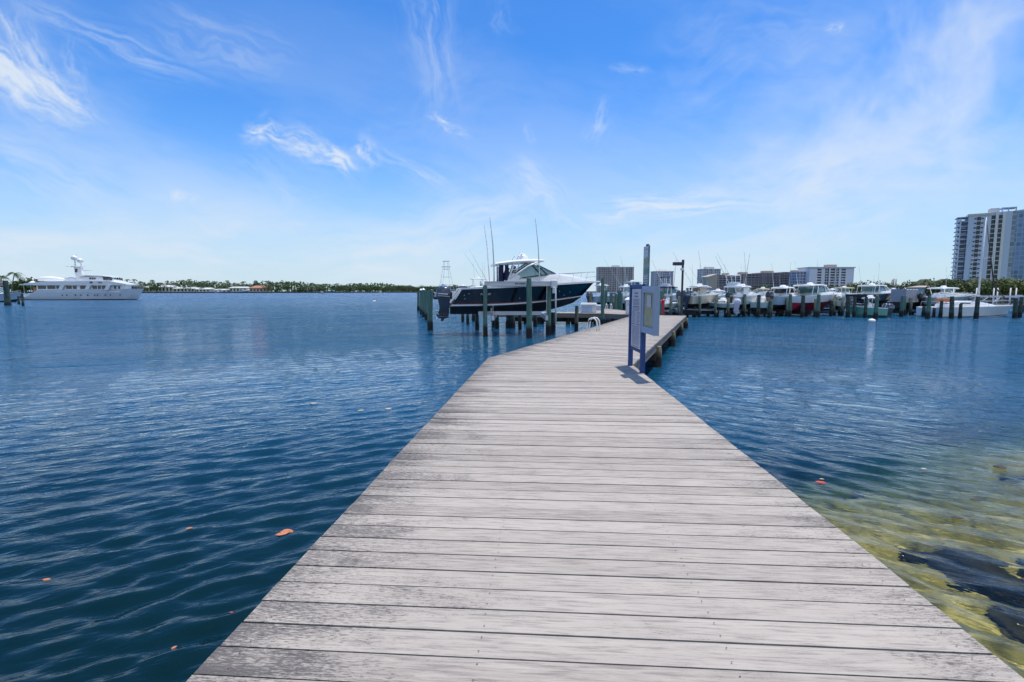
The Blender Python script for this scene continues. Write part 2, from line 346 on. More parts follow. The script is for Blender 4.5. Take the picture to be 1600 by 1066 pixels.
def water_material():
    t = NT('bay_water'); t.n.remove(t.b)
    g = t.node('ShaderNodeNewGeometry').outputs['Position']
    at = t.node('ShaderNodeVertexColor', layer_name='clear').outputs[0]
    gx = t.node('ShaderNodeSeparateXYZ', {0: g}); side = t.math('SUBTRACT', gx.outputs[0], t.math('MULTIPLY', t.math('MAXIMUM', t.math('SUBTRACT', gx.outputs[1], 12.), 0.), .40))
    r0 = t.mapping(g, (1, 1, 1), (0, 0, R(-27))); r2 = t.mapping(g, (1, 1, 1), (0, 0, R(36)))
    rm = t.node('ShaderNodeMix', data_type='VECTOR'); t.put(rm, 0, t.math('GREATER_THAN', side, .8)); t.put(rm, 4, r0); t.put(rm, 5, r2); r1 = rm.outputs[1]
    n1 = t.noise(t.mapping(r1, (2.0, 4.6, 1)), 1, 3, .5, .3)      # short wind ripples
    n2 = t.noise(t.mapping(r1, (5.0, 13, 1)), 1, 3, .55, .25)
    n3 = t.noise(t.mapping(r1, (.09, .30, 1)), 1, 4, .55, .5)     # gusts roughen some patches
    n4 = t.noise(t.mapping(r1, (.45, 1.3, 1)), 1, 3, .5, .3); n5 = t.noise(t.mapping(r1, (.16, .42, 1)), 1, 3, .5, .3)
    dist = t.node('ShaderNodeVectorMath', {0: g}, operation='LENGTH').outputs['Value']   # the wave mesh carries the swell near the pier
    gust = t.rng(n3, .35, .65, .7, 1.2)
    h = t.math('ADD', t.math('MULTIPLY', n1, t.rng(dist, 5, 26, .024, .085)), t.math('ADD', t.math('MULTIPLY', n2, t.rng(dist, 5, 26, .008, .03)), t.math('ADD', t.math('MULTIPLY', n4, t.rng(dist, 9, 50, .03, .38)), t.math('MULTIPLY', n5, t.rng(dist, 15, 90, 0., 1.25)))))
    nrm = t.bump(t.math('MULTIPLY', h, gust), 1., 1.)
    fr = t.node('ShaderNodeFresnel', {'IOR': 1.333, 'Normal': nrm})
    glo = t.node('ShaderNodeBsdfGlossy', {'Roughness': t.rng(dist, 35, 220, .035, .30), 'Normal': nrm, 'Color': (1,1,1,1)})
    off = t.node('ShaderNodeSeparateXYZ', {0: g}).outputs[1]
    deep = t.mix(t.rng(off, 2.5, 16, smooth=True), t.mix(t.rng(n3, .3, .7), (.0016,.0130,.0140), (.0020,.0165,.0200)), t.mix(t.rng(n3, .3, .7), (.005,.058,.118), (.006,.070,.142)))   # silty by the bank, clear blue further out
    dif = t.node('ShaderNodeBsdfDiffuse', {'Color': deep})
    rf = t.node('ShaderNodeBsdfRefraction', {'Color': t.mix(t.rng(at, .25, .85, smooth=True), (.36,.82,.76), (.92,.93,.74)), 'IOR': 1.333, 'Roughness': .02, 'Normal': nrm})
    body = t.node('ShaderNodeMixShader', {0: at, 1: dif.outputs[0], 2: rf.outputs[0]})
    sh = t.node('ShaderNodeMixShader', {0: fr.outputs[0], 1: body.outputs[0], 2: glo.outputs[0]})
    t.l.new(sh.outputs[0], t.out.inputs['Surface']); return t.m
_wr = np.random.RandomState(3)
WAVES = []
for i in range(80):
    lam_ = .17*(.58/.17)**_wr.rand()
    WAVES.append((lam_, _wr.randn()*math.radians(20), .0052*lam_**.95*(.5+_wr.rand()), _wr.rand()*6.283))
    if i % 3 == 0: WAVES[-1] = (WAVES[-1][0]*.55, WAVES[-1][1]*.8, WAVES[-1][2]*.75, WAVES[-1][3])     # short crisp wavelets
def wave_h(X, Y, spacing=None):             # the pier bends the wind ripples: they run another way on its right side
    Z = 0; wr = smooth(-1.5, 3., X-np.maximum(0, Y-12)*.40)
    for lam, a, amp, ph in WAVES:
        k = 2*math.pi/lam; at = (np.clip((lam/spacing-2.5)/3.5, 0, 1) if spacing is not None else 1)*amp
        for w, m_ in ((1-wr, 117), (wr, 54)):
            b_ = a+math.radians(m_); arg = k*(X*math.cos(b_)+Y*math.sin(b_))+ph; Z = Z + w*at*(np.sin(arg)+.25*np.cos(2*arg))
    return Z
def water():
    ang = np.concatenate([np.arange(-180, -64, 4.), np.arange(-64, 64.01, .2), np.arange(68, 180.1, 4.)])
    th = np.radians(ang)
    r = [.25]
    while r[-1] < 9000: r.append(r[-1]*(1.0085 if r[-1] < 120 else 1.10))
    r = np.array(r); T, RR = np.meshgrid(th, r); X = RR*np.sin(T); Y = RR*np.cos(T); Z = np.zeros_like(X)
    sp_ = np.maximum(np.gradient(r)[:, None]*np.ones_like(X), RR*np.gradient(th)[None, :])
    near = r < 140
    Z[near] = wave_h(X[near], Y[near], sp_[near])
    o = grid_mesh('water', X, Y, Z, water_material())
    t = shallow_t(X, Y); c = np.clip((t+1.7)/4.4, 0, 1); c = .90*c*c*(3-2*c)
    c = np.where((np.abs(X) < 50) & (Y < 50) & (Y > -25), c, 0).ravel()
    ca_ = o.data.color_attributes.new('clear', 'FLOAT_COLOR', 'POINT')
    ca_.data.foreach_set('color', np.stack([c, c, c, np.ones_like(c)], -1).ravel().astype(np.float32))
    o.cycles.is_caustics_caster = True
    return tag(o, kind='structure')
water()
# dark weedy rocks on the bottom and bits of floating leaf
def rock_material():
    t = NT('weedy_rock'); o = t.node('ShaderNodeTexCoord').outputs['Object']; a = t.noise(o, 4, 6, .65); b = t.noise(o, 16, 4, .6)
    col = t.mix(t.rng(a, .35, .65), (.012,.013,.014), (.045,.042,.034)); col = t.mix(t.math('MULTIPLY', t.rng(b, .55, .7), .3), col, (.05,.045,.025))
    t.put(t.b, 'Base Color', col); t.put(t.b, 'Roughness', .9); t.put(t.b, 'Normal', t.bump(a, .8, .05)); return t.m
rockm = rock_material()
def rock(px, py, sx, sy, sz, seed, label, rz=0., dz=0.):
    p = on(px, py, -.45); z = float(bed_z(p.x, p.y)); b = MB(); rn = random.Random(seed)
    ph = [rn.uniform(0, 6.3) for _ in range(6)]; n, m = 14, 20; rings = []
    for i in range(n+1):
        v = math.pi*i/n; ring = []
        for j in range(m):
            u = 2*math.pi*j/m; d = Vector((math.sin(v)*math.cos(u), math.sin(v)*math.sin(u), -math.cos(v)))
            f = 1 + .24*math.sin(3*d.x+ph[0]+2*d.y) + .18*math.sin(4*d.y+ph[1]) + .12*math.sin(7*d.x-5*d.y+ph[5]) + .11*math.sin(5*d.z+ph[2]+3*d.x) + .06*math.sin(9*d.x+ph[3])*math.sin(8*d.y+ph[4])
            ring.append((d.x*sx*f, d.y*sy*f, d.z*sz*f))
        rings.append(ring)
    b.loft(rings); o = b.build('submerged_rock', rockm, None, True); o.location = (p.x, p.y, z+sz*.35+dz); o.rotation_euler = (0, 0, rz)
    o.cycles.is_caustics_receiver = True
    return tag(o, label, 'rock', 'rocks under the shallow water')
rock(1530, 935, .40, .30, .20, 1, 'largest dark weedy rock lying under the clear shallow water beside the pier', R(-25))
rock(1590, 960, .34, .20, .15, 2, 'long dark rock under water touching the largest rock on its right side', R(-20))
rock(1440, 900, .24, .12, .10, 3, 'small dark rock under water close to the pier edge', R(-15))
rock(1640, 930, .20, .20, .14, 4, 'dark weedy rock under water at the right border of the photo', R(10))
rock(1590, 1010, .18, .17, .10, 5, 'mossy rock under water nearest the camera beside the pier edge', R(30))
rock(1330, 800, .12, .06, .05, 6, 'tiny dark stone under the green shallow water by the red leaf')
rock(1588, 775, .26, .09, .06, 8, 'flat dark rock where green shallows turn to blue deep water')
leaforange = mat('orange_dead_leaf', (.54,.20,.095), .6, vary=.3, scale=12)
leafred = mat('red_dead_leaf', (.55,.07,.04), .6, vary=.3, scale=12)
leafpale = mat('pale_dead_leaf', (.62,.50,.36), .6, vary=.3, scale=12)
leafdark = mat('dark_dead_leaf', (.04,.03,.035), .6, vary=.3, scale=12)
def leaf(px, py, L, m, rz, label, lobes=1, name='floating_leaf'):
    p = on(px, py, .0); b = MB(); rn = random.Random(int(px))
    for k in range(lobes):
        a = (k-(lobes-1)/2)*.5; ox, oy = rn.uniform(-.3,.3)*L*(lobes > 1), rn.uniform(-.3,.3)*L*(lobes > 1)
        mid = [(L*(t-.5), 0.) for t in (0,.2,.45,.7,.9,1)]; w = (.02,.2,.27,.22,.1,.01)
        pts = [(x, L*wi) for (x, _), wi in zip(mid, w)]; up = []; dn = []
        for (x, y) in pts:
            c, s_ = math.cos(a), math.sin(a)
            up.append((ox+x*c-y*s_, oy+x*s_+y*c, (.006+.02*y+.02*abs(x)+.002*k))); dn.append((ox+x*c+y*s_, oy+x*s_-y*c, (.006+.02*y+.02*abs(x)+.002*k)))
        mids = [(ox+x*math.cos(a), oy+x*math.sin(a), .003+.02*abs(x)+.002*k) for x, _ in pts]
        n = len(pts); b.add(up+mids+dn, [[i, i+1, n+i+1, n+i] for i in range(n-1)] + [[n+i, n+i+1, 2*n+i+1, 2*n+i] for i in range(n-1)])
    o = b.build(name, m); sm = o.modifiers.new('thickness', 'SOLIDIFY'); sm.thickness = .003
    o.location = (p.x, p.y, float(wave_h(p.x, p.y))+.004 if p.y < 12 else .03); o.rotation_euler = (0, 0, rz); return tag(o, label, 'leaf', 'leaves floating on the water')
leaf(446, 834, .14, leaforange, .3, 'large ragged orange leaf clump floating beside the pier', 4)
leaf(73, 906, .07, leaforange, .1, 'orange leaf floating low in the left corner of the water')
leaf(296, 828, .07, leaforange, .4, 'small orange leaf floating left of the ragged orange clump')
leaf(272, 1011, .042, leaforange, 1, 'orange leaf floating nearest the camera by the pier corner')
leaf(362, 963, .03, leafred, .2, 'tiny red leaf floating close to the left pier edge')
leaf(490, 631, .17, leafpale, 0, 'pale leaf floating farthest out from the pier on the open left water')
leaf(564, 641, .15, leafpale, .5, 'middle one of three pale leaves floating in a line left of the pier')
leaf(607, 639, .16, leafpale, -.3, 'pale leaf of the three in a line, closest to the pier')
leaf(1285, 755, .13, leafred, -.3, 'red leaf floating right of the pier over the shallows', 2)
leaf(1284, 749, .06, leafpale, -.3, 'pale leaf floating just behind the red leaf')
leaf(1443, 736, .08, leafpale, 0, 'pale leaf floating on blue water right of the red leaf')
leaf(1562, 732, .16, leafdark, .2, 'dark weed strand floating on the right water', 3, 'floating_weed')
leaf(1525, 784, .13, leafdark, -.3, 'thin dark weed strand floating over the green shallows', 1, 'floating_weed')
leaf(1496, 812, .12, leafdark, -.35, 'thin dark weed strand floating above the largest rock', 1, 'floating_weed')

# ------------------------------------------------------------------ the pier
Z0 = .85
def clip(poly, d, lo, hi):
    for sgn, lim in ((1, lo), (-1, -hi)):
        out = []
        for i in range(len(poly)):
            p, q = poly[i], poly[(i+1) % len(poly)]
            a = sgn*(p[0]*d[0]+p[1]*d[1]) - lim; b = sgn*(q[0]*d[0]+q[1]*d[1]) - lim
            if a >= 0: out.append(p)
            if (a >= 0) != (b >= 0):
                t = a/(a-b); out.append((p[0]+(q[0]-p[0])*t, p[1]+(q[1]-p[1])*t))
        poly = out
        if len(poly) < 3: return []
    return poly
def planks(name, polys, parent, w=.182, gap=.0105, th=.045):
    me = bpy.data.meshes.new(name); v, f, uvs, cols = [], [], [], []; rn = random.Random(11)
    for poly, d in polys:
        d = Vector(d).normalized(); p = Vector((d.y, -d.x)); s = [q[0]*d.x+q[1]*d.y for q in poly]
        s0 = math.floor(min(s)/w)*w
        while s0 < max(s):
            g = gap*rn.uniform(.75, 1.4); c = clip(poly, d, s0+g/2, s0+w-g/2)
            if c:
                um = [q[0]*p.x+q[1]*p.y for q in c]; mid = (min(um)+max(um))/2; j0, j1 = rn.uniform(-.005,.004), rn.uniform(-.004,.005)
                c = [(q[0]+p.x*(j0 if w_ < mid else j1), q[1]+p.y*(j0 if w_ < mid else j1)) for q, w_ in zip(c, um)]   # sawn ends never line up exactly
                u = [q[0]*p.x+q[1]*p.y for q in c]; u0, u1 = min(u), max(u)
                if u1-u0 > .05:
                    dz = rn.uniform(-.003, .003); off, offv, rr = rn.uniform(0, 80), rn.uniform(0, 80), rn.random(); tilt = rn.uniform(-.01,.01)
                    # cross-cut each board into a few spans so the end weathering can vary along it
                    cuts = [u0-1] + [u0+x for x in (.25,.6,1.1)] + [(u0+u1)/2] + [u1-x for x in (1.1,.6,.25)] + [u1+1]
                    cuts = sorted(cuts)
                    for a, b in zip(cuts, cuts[1:]):
                        cc = clip(c, p, a, b) if b-a > 1e-4 else []
                        if not cc: continue
                        ar = sum(cc[i][0]*cc[(i+1)%len(cc)][1]-cc[(i+1)%len(cc)][0]*cc[i][1] for i in range(len(cc)))
                        if abs(ar) < 1e-6: continue
                        if ar < 0: cc = cc[::-1]
                        o = len(v); n = len(cc)
                        top = [(q[0], q[1], Z0+dz+tilt*((q[0]*d.x+q[1]*d.y)-s0-w/2)) for q in cc]
                        v += top + [(q[0], q[1], Z0-th) for q in cc]
                        fs = [list(range(n))] + [[i+n, (i+1)%n+n, (i+1)%n, i] for i in range(n)]
                        vu = [(q[0]*p.x+q[1]*p.y, q[0]*d.x+q[1]*d.y-s0) for q in cc]*2
                        ec = [max(0, 1-min(x-u0, u1-x)/.9) for x, _ in vu]; lf = [max(0, 1-(x-u0)/1.6) for x, _ in vu]
                        for q in fs:
                            f.append([i+o for i in q])
                            for i in q: uvs += [vu[i][0]+off, vu[i][1]+offv]; cols += [rr, ec[i], lf[i], 1]
            s0 += w
    me.from_pydata(v, [], f); me.materials.append(deckm)
    l = me.uv_layers.new(name='grain'); l.data.foreach_set('uv', uvs)
    c = me.color_attributes.new('board', 'FLOAT_COLOR', 'CORNER'); c.data.foreach_set('color', cols)
    o = bpy.data.objects.new(name, me); COL.objects.link(o); o.parent = parent; return o
A0, A1, B1, B0 = (-1.805,-3.), (-.62,12.75), (2.80,11.63), (1.98,-3.)
A2, B2 = (8.75,36.2), (12.15,35.2)
pier = empty('wooden_pier', (0,0,0), 0, 'long weathered grey plank pier bending right towards the marina', 'pier')
planks('planking', [([A0,B0,B1,A1], (.064,.998)), ([A1,B1,B2,A2], (.373,.928))], pier)
def screws():
    b = MB(); rn = random.Random(3); d = Vector((.064,.998)).normalized(); p = Vector((d.y,-d.x)); w = .182
    for k in range(-2, 75):
        s = (k+.5)*w; c = clip([A0,B0,B1,A1], d, s-.02, s+.02)
        if not c: continue
        u = [q[0]*p.x+q[1]*p.y for q in c]; u0, u1 = min(u), max(u)
        for f in (.035,.34,.66,.965):
            for ds in (-.048, .048):
                m_ = u0+(u1-u0)*f+rn.uniform(-.008,.008); x, y = p.x*m_+d.x*(s+ds), p.y*m_+d.y*(s+ds); r = .0040
                b.add([(x+r*math.cos(a), y+r*math.sin(a), Z0+.0045) for a in (math.pi/4*i for i in range(8))], [list(range(8))])
    o = b.build('screw_heads', rustm, pier); o['kind'] = 'stuff'
rustm = mat('rusty_screw_head', (.11,.09,.075), .7, vary=.4, scale=30)
screws()
def beam(p, q, z0, z1, th, inset, b):
    d = Vector((q[0]-p[0], q[1]-p[1])); n = Vector((d.y, -d.x)).normalized()*inset; c = (Vector(p)+Vector(q))/2 + n
    b.box((c.x, c.y, (z0+z1)/2), (d.length, th, z1-z0), 0, math.atan2(d.y, d.x))
fasc = mat('grey_fascia_timber', (.20,.17,.14), .8, vary=.5, scale=2, bump=.5, stretch=(.3,.3,6))
for p, q, s in ((A0,A1,.06),(A1,A2,.06),(B0,B1,-.06),(B1,B2,-.06),(A2,B2,.06)):
    b = MB(); beam(p, q, Z0-.30, Z0-.052, .07, s, b); b.build('edge_beam', fasc, pier)
b = MB()
for k in (.3,.5,.7):
    for (p, q, p2, q2) in ((A0,A1,B0,B1),(A1,A2,B1,B2)):
        a = Vector(p).lerp(Vector(p2), k); c = Vector(q).lerp(Vector(q2), k); beam(a, c, Z0-.30, Z0-.052, .08, 0, b)
b.build('joists', darktimber, pier)
def pile_mb(r, z1, z0=-1.6, seed=0, n=12):
    rn = random.Random(seed); b = MB(); rings = []; k = 12
    lx, ly = rn.uniform(-.012,.012), rn.uniform(-.012,.012); ph = [rn.uniform(0,6.3) for _ in range(3)]
    for i in range(k+1):
        z = z0+(z1-z0)*i/k; rr = r*(1.06-.1*i/k)*(1.10 if z < .55 else 1)
        if i == k: rr *= .93
        rings.append([(lx*z+rr*(1+.05*math.sin(2*a+ph[0]+z)+.04*math.sin(3*a+ph[1]-2*z))*math.cos(a), ly*z+rr*(1+.05*math.sin(2*a+ph[2]+z*1.3))*math.sin(a), z) for a in (2*math.pi*j/n for j in range(n))])
    return b.loft(rings)
for i, s in enumerate((.228,.5,.745,.985)):
    for P, Q, o_ in ((B1,B2,-.02),(A1,A2,-.16)):
        a = Vector(P).lerp(Vector(Q), s); d = Vector((Q[0]-P[0], Q[1]-P[1])).normalized(); n_ = Vector((d.y,-d.x))*o_
        o = pile_mb(.15, Z0-.16, -1.6, i).build('support_pile', pilepine if o_ > -.1 else darktimber, pier, True); o.location = (a.x+n_.x, a.y+n_.y, 0)
for s in (.03,.2,.38,.56,.74,.92):
    for P, Q, o_ in ((B0,B1,-.25),(A0,A1,.25)):
        a = Vector(P).lerp(Vector(Q), s)
        o = pile_mb(.14, Z0-.30, -3.0, int(s*100)).build('support_pile', darktimber, pier, True); o.location = (a.x+o_, a.y, 0)
for s in (.03,.2,.38,.56,.74,.92):
    for (P,Q,P2,Q2) in ((A0,A1,B0,B1),(A1,A2,B1,B2)):
        b = MB(); beam(Vector(P).lerp(Vector(Q), s), Vector(P2).lerp(Vector(Q2), s), Z0-.55, Z0-.302, .16, 0, b); b.build('cross_beam', darktimber, pier)
xp = empty('cross_walkway', (0,0,0), 0, 'plank walkway crossing behind the bow of the black boat', 'walkway')
F1, T1 = [(-1.5,40.0),(6.75,38.6),(7.4,41.2),(-1.5,42.4)], [(6.75,38.6),(8.82,36.2),(9.9,35.95),(10.9,38.2),(9.25,49),(6.6,49)]
planks('planking', [(F1, (-.98,.165)), (T1, (-.1,.99))], xp)
for p, q, s in ((F1[0],F1[1],-.05),(T1[0],T1[1],-.05),(T1[3],T1[4],-.05),(F1[0],F1[3],.05)):
    b = MB(); beam(p, q, Z0-.34, Z0-.05, .08, s, b); b.build('edge_beam', fasc, xp)
for i, (x, y) in enumerate(((0,40.3),(2.2,40.0),(4.4,39.7),(6.5,39.2),(8.0,38.0),(0,42),(2.5,41.8),(5,41.4),(10.2,39.5),(9.7,43),(9.3,46.5))):
    o = pile_mb(.16, Z0-.15, -1.6, 40+i).build('support_pile', darktimber, xp, True); o.location = (x, y, 0)
b = MB()
for x, y in ((1.1,41.2),(3.4,40.8),(5.6,40.4)): b.box((x, y, .38), (2.0, 1.6, .5))
b.build('cross_bracing', darktimber, xp)
# ------------------------------------------------------------------ boats
def rrect(x, hw, z0, z1, c=.25):              # rounded-corner ring across the boat at station x
    k = min(c, hw*.9, (z1-z0)*.45)
    return [(x,-hw,z0),(x,-hw,z1-k),(x,-hw+k*.3,z1-k*.3),(x,-hw+k,z1),(x,hw-k,z1),(x,hw-k*.3,z1-k*.3),(x,hw,z1-k),(x,hw,z0)]
def hull(root, L, Bm, zs0, zs1, zc0, zc1, zk1, rake, mats, stripe=(.04,.12), notch=0., n=26, cap=gel, flare=.5, capw=.07, deckmat=None):
    """mats: bottom, side, stripe.  Bow at +x, keel at z=0.  Returns sheer height and half breadth along x."""
    def shape(t):
        bs = Bm/2*(.94+.06*min(1, t/.3))*(1 if t < .45 else max(0, 1-((t-.45)/.55)**2.3)**.62)
        bc = Bm/2*.86*(1 if t < .35 else max(0, 1-((t-.35)/.65)**1.9)**.95)
        zs = zs0+(zs1-zs0)*t**1.5; zc = zc0+(zc1-zc0)*t**2.6; zk = zk1*max(0, (t-.55)/.45)**2.4
        if t == 1: bs = bc = .012; zk = zc-.02
        return bs, bc, zs, zc, zk
    lv = [0., stripe[0], stripe[1], .35, .6, .8, 1.]; rows = []
    for i in range(n+1):
        t = (i/n)**.85; bs, bc, zs, zc, zk = shape(t); row = [(0., zk), (bc, zc)]
        for s in lv[1:]: row.append((bc+(bs-bc)*s**(1+flare*t), zc+(zs-zc)*s))
        rows.append([( t*(L-rake*(1-min(1, z/zs1))) + notch*(1-t)**14*max(0,(z-zc0))/max(.01,zs0-zc0), y, z) for y, z in row])
    m = len(rows[0]); b = MB(); vs = [p for r in rows for p in r] + [(x,-y,z) for r in rows for (x,y,z) in r]; o = (n+1)*m
    mi = [0, 1, 2, 1, 1, 1, 1]
    for i in range(n):
        for j in range(m-1):
            q = [i*m+j, (i+1)*m+j, (i+1)*m+j+1, i*m+j+1]
            b.v or b.add(vs, []); b.f.append(q[::-1]); b.m.append(mi[j]); b.f.append([o+k for k in q]); b.m.append(mi[j])
    for j in range(m-1): b.f.append([j, j+1, o+j+1, o+j]); b.m.append(mi[j])
    h = b.build('hull', mats, root, 35)
    edge = [r[-1] for r in rows]; c = MB(); ring = []
    for i, (x, y, z) in enumerate(edge):       # rub rail / covering board with thickness
        w = min(capw*2.2, y*.8); c_ = [(x, y+.02, z-.02), (x, y+.02, z+capw*.8), (x, max(.0, y-w), z+capw*.8), (x, max(0, y-w), z-.02)]
        ring.append(c_)
    c.loft(ring); c.loft([[(x,-y,z) for x,y,z in r][::-1] for r in ring]); c.build('gunwale', cap, root, 35)
    d = MB(); nn = len(edge); d.add([(x, max(0, y-.03), z-.06) for x,y,z in edge]+[(x, -max(0, y-.03), z-.06) for x,y,z in edge], [[i, i+1, nn+i+1, nn+i][::-1] for i in range(nn-1)])
    d.build('deck', deckmat or cap, root)
    xs = np.array([e[0] for e in edge]); ys = np.array([e[1] for e in edge]); zs_ = np.array([e[2] for e in edge])
    return (lambda x: float(np.interp(x, xs, zs_))), (lambda x: float(np.interp(x, xs, ys))), h
def outboard(root, x, y, z, m=cowl, s=1., tilt=0., stripe=None):
    """z is the transom top; engine hangs aft (towards -x)"""
    b = MB()
    prof = [(.0,.30,.0),(-.06,.33,.10),(-.10,.34,.26),(-.08,.33,.42),(0,.28,.54),(.12,.18,.60)]
    rings = []
    for k, (f, hw, zz) in enumerate(prof):
        x0, x1 = -.86+max(0, zz-.38)*.9, -.02-max(0, zz-.30)*.6
        w = hw*.92
        rings.append([(x1,-w*.55,zz),(x1-.10,-w,zz),(x0+.16,-w,zz),(x0,-w*.5,zz),(x0,w*.5,zz),(x0+.16,w,zz),(x1-.10,w,zz),(x1,w*.55,zz)][::-1])
    b.loft([[(px*s, py*s, pz*s) for px, py, pz in r] for r in rings]); c = b.build('outboard_motor', m, root, 50)
    c.location = (x, y, z); c.rotation_euler = (0, tilt, 0)
    l = MB(); sec = [(-.76,-.10,.24,.02),(-.70,-.12,.20,-.22),(-.62,-.14,.15,-.52),(-.66,-.12,.10,-.75)]
    l.loft([[(a*s,-w*s,zz*s),(a*s,w*s,zz*s),(f*s,w*s,zz*s),(f*s,-w*s,zz*s)][::1] for a, f, w, zz in sec][::-1])
    l.box((-.42*s, 0, -.70*s), (.78*s, .36*s, .03*s))
    l.loft([[(px*s, r*s*math.cos(a), (-.97)*s+r*s*math.sin(a)) for a in (2*math.pi*k/8 for k in range(8))] for px, r in ((-.72,.04),(-.6,.085),(-.35,.09),(-.12,.02))])
    l.prism([(-.70*s,-.74*s),(-.12*s,-.74*s),(-.16*s,-.98*s),(-.60*s,-.98*s)], -.04*s, .04*s); l.prism([(-.5*s,-.98*s),(-.3*s,-.98*s),(-.42*s,-1.22*s),(-.52*s,-1.2*s)], -.02*s, .02*s)
    l.box((.02*s, 0, -.18*s), (.34*s, .24*s, .34*s)); l.build('lower_unit', m if m != cowlwhite else cowlwhite, c, 50)
    p = MB()
    for k in range(3):
        a = k*2.094; p.add([(-.74*s,0,-.97*s),(-.70*s,.10*s*math.cos(a-.5),-.97*s+.10*s*math.sin(a-.5)),(-.73*s,.19*s*math.cos(a),-.97*s+.19*s*math.sin(a)),(-.77*s,.13*s*math.cos(a+.5),-.97*s+.13*s*math.sin(a+.5))], [[0,1,2,3],[3,2,1,0]])
    p.build('propeller', steel, c)
    if stripe:
        q = MB()
        for sy in (-1, 1): q.box((-.50*s, sy*.318*s, .22*s), (.5*s, .012*s, .05*s)); q.box((-.46*s, sy*.316*s, .11*s), (.62*s, .012*s, .02*s))
        q.build('cowl_stripe', stripe, c)
    return c
def rods(root, pts, name, m=aluwhite, r=.02):
    for p in pts: MB().tube(p, [r*1.2, r*.5] if len(p) == 2 else r, 5).build(name, m, root)
def boat_pose(root, p1, p2, Y, keel, ang, flip=False):
    """stern column, bow column, depth of the stern, height of the keel, heading away from the picture plane"""
    X1 = xat(p1, Y); k = FPX*1.; c, s_ = math.cos(ang)*(-1 if flip else 1), math.sin(ang)
    u2 = (p2-CX)/FPX*math.cos(PITCH); L = (u2*Y-X1)/(c-u2*s_)
    root.location = (X1, Y, keel); root.rotation_euler = (0, 0, math.atan2(s_, c)); return abs(L)
def blen(p1, p2, Y, ang, flip=False):
    X1 = xat(p1, Y); c, s_ = math.cos(ang)*(-1 if flip else 1), math.sin(ang); u2 = (p2-CX)/FPX*math.cos(PITCH); return abs((u2*Y-X1)/(c-u2*s_))
def hardtop(root, x0, x1, hw, z, th=.10, m=gel, name='hardtop', crown=.06):
    b = MB(); n = 8; rings = []
    for i in range(n+1):
        t = i/n; x = x0+(x1-x0)*t; w = hw*(.86+.14*math.sin(math.pi*min(1, max(0, t*1.15))) if t < .9 else .80); zz = z+crown*math.sin(math.pi*t)
        k = th*.35; rings.append([(x,-w,zz),(x,-w-.02,zz+k),(x,-w+.04,zz+th),(x,0,zz+th*1.25),(x,w-.04,zz+th),(x,w+.02,zz+k),(x,w,zz)])
    return b.loft(rings).build(name, m, root, 40)
